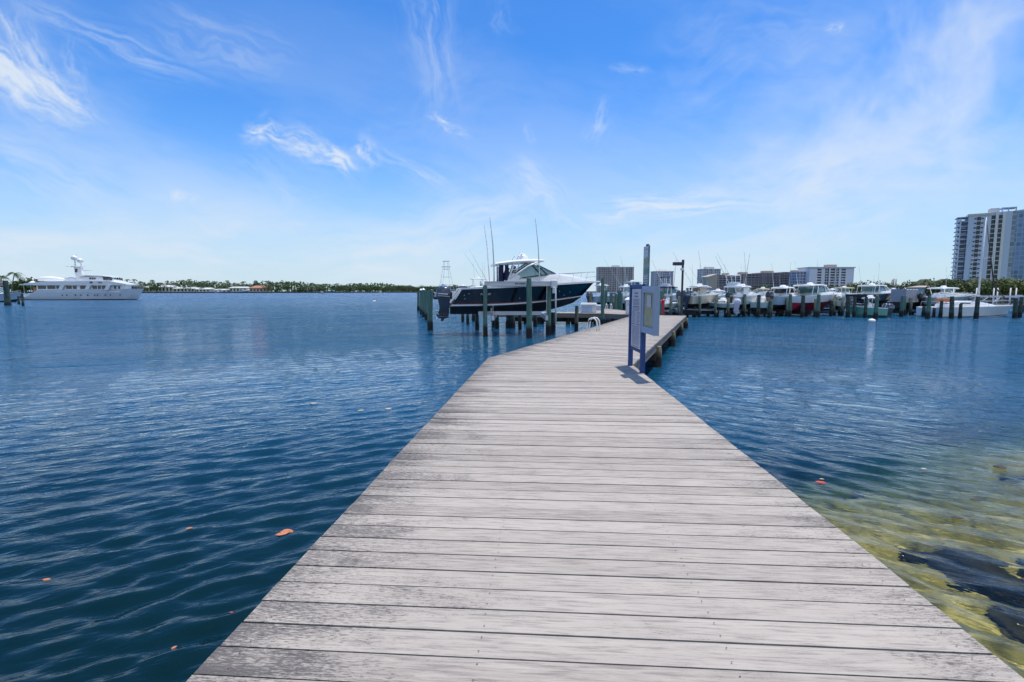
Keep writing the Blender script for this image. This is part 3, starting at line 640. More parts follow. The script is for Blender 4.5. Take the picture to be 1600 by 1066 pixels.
def console_boat(name, label, p1, p2, Y, kz, sz, topz, ang, hm, flip=False, bottom=blackp, cat='boat', group='boats in the marina slips', eng=1, engm=cowl, topm=gel,
                 rig=True, stripe=None, Bm=None, engs=.9, wind=True, curtain=None, lower=None, antennas=1):
    L = blen(p1, p2, Y, ang, flip); D = sz-kz; root = empty(name, label=label, cat=cat, group=group); boat_pose(root, p1, p2, Y, kz, ang, flip)
    Bm = Bm or max(1.7, L*.29)
    zsf, hb, h = hull(root, L, Bm, D*.90, D*1.08, D*.34, D*.55, D*.35, L*.13, (bottom, hm, stripe or hm))
    zb = zsf(L*.4); T = topz-kz
    c = MB().loft([rrect(L*.36,Bm*.17,zb-.35,zb+.35),rrect(L*.40,Bm*.18,zb-.35,zb+.55),rrect(L*.50,Bm*.17,zb-.35,zb+.5),rrect(L*.56,Bm*.15,zb-.35,zb+.05)]); c.build('console', gel, root, 40)
    if wind:
        MB().loft([rrect(L*.455,Bm*.17,zb+.48,zb+.5+max(.15,(T-zb-.5)*.85)),rrect(L*.475,Bm*.165,zb+.48,zb+.46+max(.15,(T-zb-.5)*.7)),rrect(L*.52,Bm*.15,zb+.42,zb+.52)]).build('windshield', glass_l, root, 40)
    MB().loft([rrect(L*.26,Bm*.16,zb-.35,zb+.12),rrect(L*.27,Bm*.16,zb-.35,zb+.42),rrect(L*.32,Bm*.16,zb-.35,zb+.40),rrect(L*.33,Bm*.16,zb-.35,zb+.1)]).build('seat', gel, root, 40)
    if topz > sz+.2:
        x0, x1 = L*.22, L*.58; hw = Bm*.33
        hardtop(root, x0, x1, hw, T-.08, .12, topm)
        for sx, bx in ((x0+L*.05, L*.30), (x1-L*.08, L*.50)):
            for sy in (-1, 1): MB().tube([(bx, sy*Bm*.20, zb-.3), (bx+(sx-bx)*.3, sy*Bm*.22, zb+.3), (sx, sy*hw*.8, T-.05)], .03, 6).build('top_support', steel if topm is gel else aluwhite, root)
        if curtain:
            MB().box((L*.40, hw*.78, (T+zb)/2+.05), (L*.2, .02, T-zb-.3)).box((L*.40, -hw*.78, (T+zb)/2+.05), (L*.2, .02, T-zb-.3)).build('curtain', curtain, root)
        MB().lathe([(.01,0),(.26,0),(.28,.08),(.2,.18),(.01,.2)], (L*.40, 0, T+.10), 12).build('radar_dome', gel, root, 40)
    if rig:
        rods(root, [[(L*.36, sy*Bm*.34, T), (L*.36-2.2, sy*(Bm*.34+.9), T+3.4)] for sy in (-1, 1)], 'outrigger', aluwhite, .018)
    rods(root, [[(L*.30, Bm*.25*(1 if k else -1), T), (L*.27, Bm*.25*(1 if k else -1), T+2.2)] for k in range(antennas)], 'antenna', aluwhite, .014)
    rl = [(x, hb(x)*.93, zsf(x)+.32) for x in np.linspace(L*.62, L*.985, 7)]
    b = MB().tube(rl, .014, 5).tube([(x,-y,z) for x,y,z in rl], .014, 5)
    for x, y, z in rl[::2]:
        for sy in (-1, 1): b.tube([(x, sy*y, z-.34), (x, sy*y, z)], .011, 4)
    b.build('bow_rail', steel, root)
    for k in range(eng): outboard(root, .02, (k-(eng-1)/2)*.62, D*.86, engm, engs, stripe=aluwhite if engm is not cowlwhite else None)
    return root, L, D, T
def express_boat(name, label, p1, p2, Y, kz, sz, topz, ang, hm, flip=False, bottom=blackp, stripe=None, group='boats in the marina slips', gl=glass_t, eng=0, engm=cowl, Bm=None, rail=True, fly=False, topm=gel, chine=(.34,.62), ant=2):
    L = blen(p1, p2, Y, ang, flip); D = sz-kz; root = empty(name, label=label, cat='boat', group=group); boat_pose(root, p1, p2, Y, kz, ang, flip)
    Bm = Bm or max(2.2, L*.31); T = topz-kz
    zsf, hb, h = hull(root, L, Bm, D*.90, D*1.10, D*chine[0], D*chine[1], D*.40, L*.14, (bottom, hm, stripe or hm))
    zb = zsf(L*.5)
    MB().loft([rrect(L*.36,Bm*.40,zb-.1,zb+.30),rrect(L*.50,Bm*.40,zb-.1,zb+.34),rrect(L*.62,Bm*.36,zb-.1,zb+.34),rrect(L*.76,Bm*.27,zb-.05,zb+.30),rrect(L*.90,Bm*.10,zb+.05,zb+.14)]).build('cabin', gel, root, 40)
    MB().loft([rrect(L*.32,Bm*.37,zb+.22,T-.08),rrect(L*.46,Bm*.36,zb+.28,T-.06),rrect(L*.54,Bm*.33,zb+.30,T-.25),rrect(L*.66,Bm*.24,zb+.28,zb+.38)]).build('windshield', gl, root, 40)
    b = MB()
    for sy in (-1, 1):
        b.tube([(L*.66, sy*Bm*.245, zb+.36), (L*.545, sy*Bm*.335, T-.22), (L*.46, sy*Bm*.365, T-.04)], .045, 6)
        b.tube([(L*.50, sy*Bm*.37, zb+.32), (L*.455, sy*Bm*.366, T-.06)], .04, 6); b.tube([(L*.32, sy*Bm*.375, zb+.2), (L*.33, sy*Bm*.375, T)], .05, 6)
    b.tube([(L*.665, 0, zb+.38), (L*.545, 0, T-.22)], .035, 6); b.build('window_frame', gel, root)
    hardtop(root, L*.20, L*.54, Bm*.40, T-.08, .13, topm)
    for sy in (-1, 1): MB().tube([(L*.20, sy*Bm*.38, zb-.1), (L*.235, sy*Bm*.37, T-.05)], .04, 6).build('top_support', steel, root)
    MB().lathe([(.01,0),(.30,0),(.32,.10),(.22,.22),(.01,.24)], (L*.36, 0, T+.08), 12).build('radar_dome', gel, root, 40)
    if fly:
        MB().loft([rrect(L*.24,Bm*.26,T+.05,T+.45),rrect(L*.33,Bm*.27,T+.05,T+.55),rrect(L*.40,Bm*.22,T+.05,T+.25)]).build('flybridge', gel, root, 40)
        hardtop(root, L*.20, L*.37, Bm*.27, T+1.25, .08, topm, 'flybridge_top')
        rods(root, [[(L*.40, sy*Bm*.36, T), (L*.22, sy*(Bm*.36+1.3), T+3.6)] for sy in (-1, 1)], 'outrigger', aluwhite, .035)
        for sx in (.22, .35):
            for sy in (-1, 1): MB().tube([(L*sx, sy*Bm*.25, T+.3), (L*sx, sy*Bm*.23, T+1.28)], .03, 6).build('flybridge_support', steel, root)
    for sy in (-1, 1): MB().box((L*.70, sy*Bm*.305, zb+.17), (.34, .03, .10), 0, -sy*.35).build('porthole', glass_d, root)
    if rail:
        rl = [(x, hb(x)*.93, zsf(x)+.48) for x in np.linspace(L*.60, L*.99, 8)]
        b = MB().tube(rl, .016, 5).tube([(x,-y,z) for x,y,z in rl], .016, 5)
        for x, y, z in rl[::2]:
            for sy in (-1, 1): b.tube([(x, sy*y, z-.5), (x, sy*y, z)], .012, 4)
        b.build('bow_rail', steel, root)
    rods(root, [[(L*.30, sy*Bm*.36, T), (L*.25, sy*(Bm*.36+.2), T+2.6)] for sy in (-1, 1)][:ant], 'antenna', aluwhite, .016)
    for k in range(eng): outboard(root, .02, (k-(eng-1)/2)*.66, D*.86, engm, .95, stripe=aluwhite)
    return root, L, D, T
def to_mesh(t):
    bpy.context.view_layer.update(); me = bpy.data.meshes.new_from_object(t.evaluated_get(bpy.context.evaluated_depsgraph_get())); o = bpy.data.objects.new(t.name, me); COL.objects.link(o)
    n = t.name; bpy.data.objects.remove(t); o.name = n; return o
# --- the black boat on the near lift
HY, HK, HA = 29.9, 1.19, R(9)
def hero():
    root = empty('express_cruiser', label='black hulled white cabin boat hoisted on the lift beside the pier', cat='boat')
    X1 = xat(703, HY); root.location = (X1, HY, HK); root.rotation_euler = (0, 0, HA); L, Bm = blen(703, 928, HY, HA), 3.1
    zsf, hb, h = hull(root, L, Bm, 1.47, 1.90, .47, .98, .72, 1.75, (blackp, navy, gel), stripe=(.05,.13), notch=.62, n=36, flare=.75, capw=.10)
    g = MB(); gg = MB()                                    # thin red line above the white boot stripe
    for sy in (-1, 1):
        r0 = []
        for x in np.linspace(.35, L*.90, 40):
            t = x/L; zc = .47+(.98-.47)*t**2.6
            bs, bc = Bm/2*(.94+.06*min(1,t/.3))*(1 if t < .45 else max(0,1-((t-.45)/.55)**2.3)**.62), Bm/2*.86*(1 if t < .35 else max(0,1-((t-.35)/.65)**1.9)**.95)
            zs = 1.47+(1.90-1.47)*t**1.5; pts = []
            for s in (.15, .18):
                z = zc+(zs-zc)*s; pts.append((t*(L-1.75*(1-min(1,z/1.9))), sy*(bc+(bs-bc)*s**(1+.75*t)+.012), z))
            r0.append([pts[0], pts[1], (pts[1][0], pts[1][1]-sy*.02, pts[1][2]), (pts[0][0], pts[0][1]-sy*.02, pts[0][2])])
        g.loft(r0 if sy < 0 else [q[::-1] for q in r0])
    g.build('red_stripe', redstripe, h)
    # white edging of the cut-away transom
    b = MB()
    for sy in (-1, 1): b.tube([(-.03, sy*1.30, .70), (.10, sy*1.36, .88), (.60, sy*1.44, 1.53)], .055, 6)
    b.tube([(.03,-1.3,.82),(.03,1.3,.82)], .06, 6); b.build('transom_edge', gel, root)
    MB().box((-.12, 0, .55), (.34, .9, .30)).build('engine_bracket', gel, root, bevel=.04)
    # cabin trunk and foredeck
    MB().loft([rrect(3.05,1.36,1.45,1.98,.2),rrect(4.2,1.36,1.5,2.14,.3),rrect(5.0,1.28,1.55,2.28,.35),rrect(5.8,1.14,1.6,2.40,.35),rrect(6.3,1.02,1.6,2.42,.35),rrect(7.0,.80,1.7,2.34,.3),rrect(7.7,.52,1.8,2.19,.2),rrect(8.4,.20,1.88,2.02,.1)]).build('cabin', gel, root, 40)
    MB().loft([rrect(1.1,1.30,1.3,1.60,.1),rrect(3.1,1.34,1.4,1.75,.1)]).build('cockpit_coaming', gel, root, 40)
    # pilothouse: side wing, wrap of tinted glass, frames
    zr = 3.20
    for sy in (-1, 1):
        MB().prism([(3.05,1.75),(3.75,1.80),(4.0,2.25),(3.55,2.45),(3.2,1.95)], sy*1.33-.03, sy*1.33+.03).build('side_wing', gel, root)
        MB().prism([(4.0,2.17),(4.75,2.83),(5.75,2.42),(5.55,2.36)], sy*1.25-.02, sy*1.25+.02)
    MB().loft([rrect(3.62,1.27,1.9,2.60,.1),rrect(4.35,1.25,2.08,3.08,.12),rrect(4.75,1.22,2.1,3.06,.14),rrect(5.35,1.10,2.15,2.82,.14),rrect(6.15,.80,2.2,2.42,.06)]).build('windshield', glass_l, root, 40)
    fr = MB()
    for sy in (-1, 1):
        fr.tube([(3.45,sy*1.30,2.28),(3.95,sy*1.29,2.66),(4.4,sy*1.27,2.98),(4.9,sy*1.24,3.14)], .04, 6)           # arched side pillar
        fr.tube([(4.10,sy*1.29,2.14),(5.2,sy*1.20,2.31),(6.12,sy*.86,2.45)], .035, 6)
        fr.tube([(4.62,sy*1.26,3.04),(5.28,sy*1.17,2.31)], .03, 6); fr.tube([(4.95,sy*1.22,3.02),(5.62,sy*1.05,2.38)], .03, 6)
        fr.tube([(5.05,sy*1.15,2.98),(6.17,sy*.80,2.44)], .035, 6)
    fr.tube([(5.05,0,3.02),(6.22,0,2.46)], .03, 6); fr.build('window_frame', rubber, root)
    for sy in (-1, 1): MB().tube([(3.35,sy*1.34,2.06),(4.0,sy*1.33,2.58),(4.45,sy*1.31,2.92),(5.0,sy*1.27,3.17)], .06, 6).build('roof_arch', gel, root, 'all')
    b = MB(); rings = []
    for x, w, z, th in ((2.55,1.12,2.98,.14),(2.8,1.22,3.0,.20),(3.6,1.28,3.10,.23),(4.4,1.27,3.16,.24),(5.0,1.2,3.20,.22),(5.45,1.0,3.24,.14)):
        rings.append([(x,-w,z),(x,-w-.03,z+th*.45),(x,-w+.10,z+th*.92),(x,0,z+th*1.12),(x,w-.10,z+th*.92),(x,w+.03,z+th*.45),(x,w,z)])
    b.loft(rings).build('hardtop', gel, root, 45)
    for sy in (-1, 1):                                     # pale ladder-like legs with dark infill behind
        lb = MB()
        lb.tube([(3.15,sy*1.30,1.62),(3.62,sy*1.26,3.05)], .05, 6); lb.tube([(3.48,sy*1.32,1.65),(3.92,sy*1.26,3.08)], .04, 6)
        for k in (.25,.5,.72): lb.tube([(3.15+.47*k,sy*1.29,1.62+1.43*k),(3.48+.44*k,sy*1.3,1.65+1.43*k)], .03, 5)
        lb.build('top_support', gel, root)
    MB().tube([(2.72,-1.08,1.6),(2.72,-1.08,3.0)], .025, 6).build('top_support', steel, root); MB().tube([(2.72,1.08,1.6),(2.72,1.08,3.0)], .025, 6).build('top_support', steel, root)
    rn = random.Random(4)
    for x0, w_, y_ in ((2.92,.26,-1.0),(3.22,.22,-1.1),(3.05,.3,1.0)):
        ring = []
        for z in (1.5,1.75,2.05,2.6,2.98):
            k = 1.25 if z < 1.8 else 1; ring.append([(x0+w_*k*.5*math.cos(a)*(1+.15*math.sin(3*a)), y_+.14*k*math.sin(a), z) for a in (2*math.pi*q/10 for q in range(10))])
        MB().loft(ring).build('enclosure_curtain', canvasnavy, root, True)
    for sy in (-1, 1): MB().box((3.45,sy*1.22,2.35),(.28,.03,1.2),ry=.3).build('helm_panel', glass_d, root)
    MB().loft([rrect(2.5,.5,1.4,1.72,.1),rrect(3.0,.55,1.4,1.75,.1)]).build('helm_seat', gelcream, root, 40)
    # roof gear
    rd = MB().lathe([(.01,0),(.30,.0),(.32,.10),(.30,.30),(.2,.40),(.01,.42)], (4.35,.1,3.36), 14); rd.tube([(4.1,-.45,3.82),(4.6,.55,3.82)], .05, 6); rd.build('radar', gel, root, 40)
    for k, x in enumerate((3.62,3.86,4.1)): MB().tube([(x,-.4,3.30),(x+.20,-.4,3.62)], .03, 6).build('rod_holder', steel, root)
    for sy in (-1, 1): MB().tube([(2.50, sy*1.25, 1.7), (2.38, sy*1.42, 4.0), (2.20, sy*1.55, 5.45)], [.035,.03,.012], 6).build('outrigger', aluwhite, root)
    MB().tube([(2.75,.6,3.1),(2.60,.6,4.1)], .012, 5).build('antenna', aluwhite, root)
    MB().tube([(5.10,-1.42,1.75),(4.98,-1.46,3.9),(4.80,-1.50,5.45)], [.035,.03,.012], 6).build('outrigger', aluwhite, root)
    # portholes, fittings, rails
    for x, sx in ((6.15,.30),(6.95,.30)):
        for sy in (-1, 1):
            y = sy*(1.00-.30*(x-6.15)); o = MB().ball((0,0,0), .16, 8, .5).build('porthole', glass_d, root, True); o.location = (x, y, 1.99-.02*(x-6.15)); o.scale = (1.05, .35, .95); o.rotation_euler = (0, 0, -sy*.33)
    for x, z in ((.75,1.12),(.78,.92),(1.02,1.2),(3.9,.95),(6.3,1.35),(6.6,1.12),(7.0,1.3),(6.0,1.52)):
        y = -hb(x)*(.985 if x < 5 else .90); MB().ball((x, y-.012, z), .028, 6).build('hull_fitting', steel, root, True)
    rl = [(x, max(.05, hb(x)*.92), zsf(x)+.10+.52*min(1,(x-4.7)/.9)) for x in np.linspace(4.72, L+.02, 14)]
    b = MB().tube(rl, .018, 6).tube([(x,-y,z) for x,y,z in rl], .018, 6)
    for x, y, z in rl[2::3]:
        for sy in (-1, 1): b.tube([(x-.12, sy*y, zsf(x)+.05), (x, sy*y, z)], .013, 5)
    b.tube([(L-.5,-.3,zsf(L)+.3),(L+.1,0,zsf(L)+.35),(L-.5,.3,zsf(L)+.3)], .014, 5); b.build('bow_rail', steel, root)
    MB().box((L-.05,0,1.93),(.8,.36,.09)).build('bow_pulpit', gel, root, bevel=.03)
    for y in (-.36, .36): outboard(root, .12, y, .92, cowl, 1.12, R(4), stripe=aluwhite)
    # maker's name on the side
    cu = bpy.data.curves.new('hull_lettering', 'FONT'); cu.body = 'PURSUIT'; cu.size = .155; cu.extrude = .004; cu.shear = .2
    cu.materials.append(gel); t = bpy.data.objects.new('hull_lettering', cu); COL.objects.link(t); t = to_mesh(t); t.parent = h
    t.location = (1.65, -hb(2.0)-.012+.03, 1.13); t.rotation_euler = (R(87), 0, 0)
    for o in root.children:                                # low, sleek superstructure
        if o.name.split('.')[0] in ('hardtop','windshield','window_frame','roof_arch','top_support','enclosure_curtain','helm_panel','radar','rod_holder','antenna','side_wing'):
            for v in o.data.vertices:
                if v.co.z > 2.0: v.co.z = 2.0+(v.co.z-2.0)*.87
    return root
hero()
def lift_beam(b, x0, x1, y, z, h=.26, w=.16):
    b.box(((x0+x1)/2, y, z), (x1-x0, .02, h)); b.box(((x0+x1)/2, y, z+h/2), (x1-x0, w, .022)); b.box(((x0+x1)/2, y, z-h/2), (x1-x0, w, .022))
def hero_lift():
    root = empty('boat_lift', (0,0,0), 0, 'aluminium beam boat lift carrying the black hulled boat', 'boat lift')
    zt = zat(443.5, 28.9)
    x0, x1 = xat(757, 28.9), xat(868, 28.9)
    b = MB(); lift_beam(b, x0, x1, 28.82, zt, .24, .2); b.build('top_beam', alu, root)
    b = MB(); lift_beam(b, x0+.1, x1+.3, 33.6, zt, .24, .2); b.build('top_beam', alu, root)
    q = MB(); rn = random.Random(6)                        # the maker's two worn words, too faded to read
    for a, c in ((804.5, 808.6), (811, 820.5)):
        x, xe = xat(a, 28.8), xat(c, 28.8)
        while x < xe: w_ = rn.uniform(.035,.06); q.box((x+w_/2, 28.807, zt), (w_, .006, .085)); x += w_+.014
    q.build('beam_lettering', ink, root)
    for x in (xat(762, 29)+.3, xat(857, 29)-.1):
        MB().box((x, 31.2, 1.02), (.16, 4.9, .26)).build('cradle_beam', alu, root)
        for y in (28.95, 33.5): MB().tube([(x, y, 1.1), (x, y, zt-.1)], .012, 5).build('cable', steel, root)
    for y in (29.75, 32.1): MB().box(((xat(747, 29.6)+xat(846, 29.6))/2, y, 1.26), (xat(846, 29.6)-xat(747, 29.6), .12, .22)).build('bunk', alu, root)
    MB().box((x1-.1, 28.80, zt-.02), (.34, .36, .42)).tube([(x1-.1,28.62,zt-.2),(x1-.12,28.62,zt-.55)], .10, 8).build('hoist_motor', aluwhite, root, bevel=.03)
    for px in (768, 869):
        MB().tube([(xat(px, 29.3), 29.25, .75), (xat(px-1.5, 29.3), 29.25, 3.2)], .045, 8).build('guide_post', pvc, root, 'all')
hero_lift()
# ------------------------------------------------------------------ piles
PILES = {}
def pile(px, ytop, ybase, label, r=.15, m=pilem, lean=0., cap=None, Y=None):
    if Y is None: p = on(px, ybase, 0); X, Yw = p.x, p.y
    else: X, Yw = xat(px, Y), Y
    zt = zat(ytop, Yw); key = (round(zt, 1), r, m.name)
    if key not in PILES: PILES[key] = pile_mb(r, zt, -1.8, len(PILES)+7).build('mooring_pile', m, None, True); o = PILES[key]
    else: o = PILES[key].copy(); COL.objects.link(o)
    o.location = (X, Yw, 0); o.rotation_euler = (lean, 0, 0)
    tag(o, label, 'pile', 'timber mooring piles')
    if cap: c = MB().lathe([(.01,0),(r*1.15,0),(r*1.15,.05),(.02,.20)], (0,0,zt), 12).build('cap', cap, o, 40)
    return o
pile(758.5, 446, 525.4, 'green lift pile under the aft end of the aluminium beam beside the black boat', .125)
pile(827, 435, 528.3, 'tallest green pile standing in front of the middle of the black boat', .15)
pile(857, 447, 523.8, 'green pile under the forward end of the lift beam by the hoist motor', .14)
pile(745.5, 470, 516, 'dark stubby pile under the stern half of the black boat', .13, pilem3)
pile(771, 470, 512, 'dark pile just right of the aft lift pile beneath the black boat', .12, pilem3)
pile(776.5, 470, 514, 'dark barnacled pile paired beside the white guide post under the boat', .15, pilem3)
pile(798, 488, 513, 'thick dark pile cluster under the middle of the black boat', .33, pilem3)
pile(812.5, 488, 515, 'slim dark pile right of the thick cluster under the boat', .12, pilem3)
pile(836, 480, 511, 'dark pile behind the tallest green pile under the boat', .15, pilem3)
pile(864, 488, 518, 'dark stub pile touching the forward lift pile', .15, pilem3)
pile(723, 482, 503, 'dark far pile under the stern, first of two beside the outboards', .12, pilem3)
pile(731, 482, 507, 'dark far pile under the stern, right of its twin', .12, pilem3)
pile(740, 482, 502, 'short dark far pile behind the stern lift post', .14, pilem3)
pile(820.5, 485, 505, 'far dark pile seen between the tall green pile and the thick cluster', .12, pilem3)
pile(900.5, 478, 517, 'yellow green pile under the bow of the black boat', .125, pilem2)
pile(941.3, 435, 512, 'tall green pile rising at the pier edge behind the white ladder', .125, pilem)
# stepped row out to the left of the boat
for px, yt, yb, r, lab, c in ((672.3,453.5,516,.17,'nearest and tallest green pile in the row left of the outboards', None),
    (666.5,453.5,500.6,.15,'second pile in the row left of the outboards, pale streaked', None),(662.3,453.5,495.5,.17,'third pile in the row left of the outboards, bright green', pvc),
    (658.4,454,491.5,.15,'fourth pile in the row left of the outboards, with pale sign', pvc),(654,455,486,.17,'farthest pile in the row left of the outboards', None)):
    pile(px, yt, yb, lab, r, pilem, cap=c)
# cluster behind the cross walkway
for px, yt, Y, r, lab in ((946.6,454,51,.15,'green pile right behind the tall pier edge pile'),(955.0,458,50,.15,'green pile behind the far white ladder'),
    (962.3,459,50,.14,'first of three green piles grouped left of the blue sign'),(967.6,454.5,51,.19,'thick tallest green pile of the three grouped left of the blue sign'),(971.5,458,50,.13,'slim green pile of the three grouped nearest the blue sign'),
    (923,458,47,.13,'yellowish stump pile behind the dock box and under the bow rail')):
    pile(px, yt, 0, lab, r, pilem if px > 930 else pilem2, Y=Y)
pile(1033.5, 455, 0, 'green pile standing behind the red standpipe', .22, pilem, Y=42)
pile(1074.5, 450, 0, 'green pile behind the lamp post at the stern of the cream boat', .15, pilem, Y=51)
# front row of the marina, left to right
for px, yt, yb, r, lab, m in (
    (1084.5,460,495,.16,'green pile in front of the cream hulled boat', pilem),(1106,474,494,.14,'short green pile under the bow of the cream boat', pilem),
    (1118,461,491,.12,'slim green pile between the cream boat and the aqua skiff', pilem),(1136.5,460,494,.17,'green pile with dark top beside the white outboard', pilem),
    (1156,464,491,.12,'slim green pile behind the white outboard', pilem),(1162.4,460,495,.16,'green pile in front of the grey sportfishing hull', pilem),
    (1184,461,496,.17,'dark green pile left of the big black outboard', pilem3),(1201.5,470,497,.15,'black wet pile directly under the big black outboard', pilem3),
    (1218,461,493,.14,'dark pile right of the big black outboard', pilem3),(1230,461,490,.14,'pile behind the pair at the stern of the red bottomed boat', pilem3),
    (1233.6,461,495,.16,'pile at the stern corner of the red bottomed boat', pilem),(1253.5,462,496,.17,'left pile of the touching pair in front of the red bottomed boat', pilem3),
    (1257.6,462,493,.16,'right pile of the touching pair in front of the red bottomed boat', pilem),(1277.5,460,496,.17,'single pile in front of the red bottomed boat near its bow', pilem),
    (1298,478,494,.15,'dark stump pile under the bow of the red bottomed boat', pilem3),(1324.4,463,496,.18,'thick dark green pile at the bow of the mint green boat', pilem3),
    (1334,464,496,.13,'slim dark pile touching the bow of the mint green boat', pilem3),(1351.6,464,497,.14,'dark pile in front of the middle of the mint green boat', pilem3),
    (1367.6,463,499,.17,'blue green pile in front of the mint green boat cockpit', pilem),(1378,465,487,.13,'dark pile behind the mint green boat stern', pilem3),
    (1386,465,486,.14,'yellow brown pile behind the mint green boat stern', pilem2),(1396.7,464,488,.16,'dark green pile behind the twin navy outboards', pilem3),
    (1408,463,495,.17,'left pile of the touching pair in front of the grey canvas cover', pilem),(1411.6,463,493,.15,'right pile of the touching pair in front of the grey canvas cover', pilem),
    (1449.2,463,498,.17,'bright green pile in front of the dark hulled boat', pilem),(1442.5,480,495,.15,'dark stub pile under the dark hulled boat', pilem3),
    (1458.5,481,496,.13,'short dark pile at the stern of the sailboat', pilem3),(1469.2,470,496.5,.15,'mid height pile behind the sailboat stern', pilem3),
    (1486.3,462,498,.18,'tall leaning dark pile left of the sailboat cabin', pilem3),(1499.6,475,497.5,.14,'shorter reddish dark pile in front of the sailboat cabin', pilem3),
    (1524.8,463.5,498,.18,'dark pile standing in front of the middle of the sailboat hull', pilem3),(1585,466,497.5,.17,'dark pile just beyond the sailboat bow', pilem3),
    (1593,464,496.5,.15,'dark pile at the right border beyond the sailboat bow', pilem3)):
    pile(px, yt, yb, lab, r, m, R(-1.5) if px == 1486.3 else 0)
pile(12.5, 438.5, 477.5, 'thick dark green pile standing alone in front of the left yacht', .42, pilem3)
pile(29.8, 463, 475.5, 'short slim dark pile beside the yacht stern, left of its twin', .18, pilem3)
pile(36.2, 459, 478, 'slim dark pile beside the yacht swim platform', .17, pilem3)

# ------------------------------------------------------------------ things on the pier
def notice_board():
    root = empty('notice_board', (2.715, 10.96, Z0), 0, 'blue framed notice board with a cabinet and tall sign on the pier edge', 'sign')
    y0, y1 = -.53, .54
    for y in (y0, y1): MB().box((0, y, .92), (.095, .095, 1.84)).build('post', signblue, root, bevel=.008)
    MB().box((0, 0, 1.80), (.07, 1.0, .07)).build('rail', signblue, root); MB().box((0, 0, .42), (.05, .98, .04)).build('rail', signblue, root)
    MB().box((0, .005, 1.11), (.03, .96, 1.32)).build('back_panel', signblue, root)
    np_ = MB().box((-.022, .005, 1.11), (.012, .80, 1.27)).build('notice_panel', panelw, root)
    rn = random.Random(2); tx = MB(); bar = MB()
    def line(yc, w, z, h, mb):                       # a row of small printed words, read from the pier side
        y = yc+w/2
        while y > yc-w/2+.01:
            ww = min(rn.uniform(.03,.085), y-(yc-w/2)); mb.box((-.030, y-ww/2, z), (.003, ww, h)); y -= ww+.016
    for z, w in ((1.655,.30),(1.585,.30)): line(.0, w, z, .034, tx)
    for k in range(5): line(0, .5, 1.52-.028*k, .013, tx)
    bar.box((-.030, 0, 1.365), (.003, .55, .016)); bar.box((-.030, 0, .505), (.003, .62, .014)); bar.box((-.030, .20, .985), (.003, .28, .016)); bar.box((-.030, -.20, .985), (.003, .28, .016))
    for k in range(3): line(0, .52, 1.335-.026*k, .012, tx)
    for k in range(9): line(.19, .27, 1.25-.028*k, .012, tx); line(-.19, .27, 1.25-.028*k, .012, tx)
    for k in range(15): line(0, .62, .94-.028*k, .012, tx)
    tx.build('lettering', inkpale, np_); bar.build('rule', ink, np_)
    cb = MB(); cy0, cy1, z0, z1 = -1.56, -.585, .865, 1.80
    cb.box((.0, (cy0+cy1)/2, (z0+z1)/2), (.06, cy1-cy0, z1-z0)); cab = cb.build('display_cabinet', signgrey, root, bevel=.006)
    f = MB(); w = .13; yc = (cy0+cy1)/2; zc = (z0+z1)/2
    f.box((-.045, yc, z1-w/2), (.035, cy1-cy0, w)); f.box((-.045, yc, z0+w/2), (.035, cy1-cy0, w)); f.box((-.045, cy0+w/2, zc), (.035, w, z1-z0-2*w)); f.box((-.045, cy1-w/2, zc), (.035, w, z1-z0-2*w)); f.build('cabinet_frame', signgrey, cab)
    MB().box((-.033, yc, zc), (.006, cy1-cy0-2*w, z1-z0-2*w)).build('cabinet_back', corkyellow, cab)
    MB().add([(-.056,cy1-w,z0+w),(-.056,cy0+w,z0+w),(-.056,cy0+w,z1-w),(-.056,cy1-w,z1-w)], [[3,2,1,0]]).build('cabinet_glass', glass_clear, cab)
    MB().prismz([(-.047, yc+.16), (-.047, yc-.16), (-.044, yc-.16), (-.044, yc+.16)], z1-.42, z1-.18).build('paper', panelw, cab)
    b = MB()
    for z in (1.0, 1.66): b.box((0, cy1+.03, z), (.05, .10, .06))
    b.build('hinge', signblue, root)
    tb = MB(); ty0, ty1 = -.86, -.44
    tb.box((0, (ty0+ty1)/2, 2.20), (.02, ty1-ty0, .80)); bs = tb.build('blade_sign', teal, root, bevel=.004)
    MB().box((.045, -.53, 2.1), (.05, .05, 1.1)).build('sign_pole', signblue, root)
    q = MB(); q.box((-.0125, (ty0+ty1)/2, 2.565), (.004, .28, .025)); q.build('sign_line', panelw, bs)
    MB().box((-.0125, (ty0+ty1)/2, 2.31), (.004, .34, .10)).build('sign_band', corkyellow, bs)
    MB().box((-.0125, (ty0+ty1)/2, 2.10), (.004, .36, .11)).build('sign_green_band', gelgreen_d, bs)
    w_ = MB(); rn = random.Random(8)
    for z, wd in ((2.0,.28),(1.955,.2),(1.90,.30),(1.855,.16)):
        y = (ty0+ty1)/2+wd/2
        while y > (ty0+ty1)/2-wd/2: ww = rn.uniform(.03,.07); w_.box((-.0125, y-ww/2, z), (.004, ww, .022)); y -= ww+.015
    w_.build('lettering', panelw, bs)
    MB().box((-.0125, (ty0+ty1)/2, 2.45), (.004, .30, .16)).build('sign_pale_block', signgrey, bs)
glass_clear = bpy.data.materials.new('clear_glass'); glass_clear.use_nodes = True
_n, _l = glass_clear.node_tree.nodes, glass_clear.node_tree.links
_n.remove(_n['Principled BSDF']); _t = _n.new('ShaderNodeBsdfTransparent'); _g = _n.new('ShaderNodeBsdfGlossy'); _g.inputs['Roughness'].default_value = .02
_m = _n.new('ShaderNodeMixShader'); _m.inputs[0].default_value = .07; _l.new(_t.outputs[0], _m.inputs[1]); _l.new(_g.outputs[0], _m.inputs[2]); _l.new(_m.outputs[0], _n['Material Output'].inputs[0])
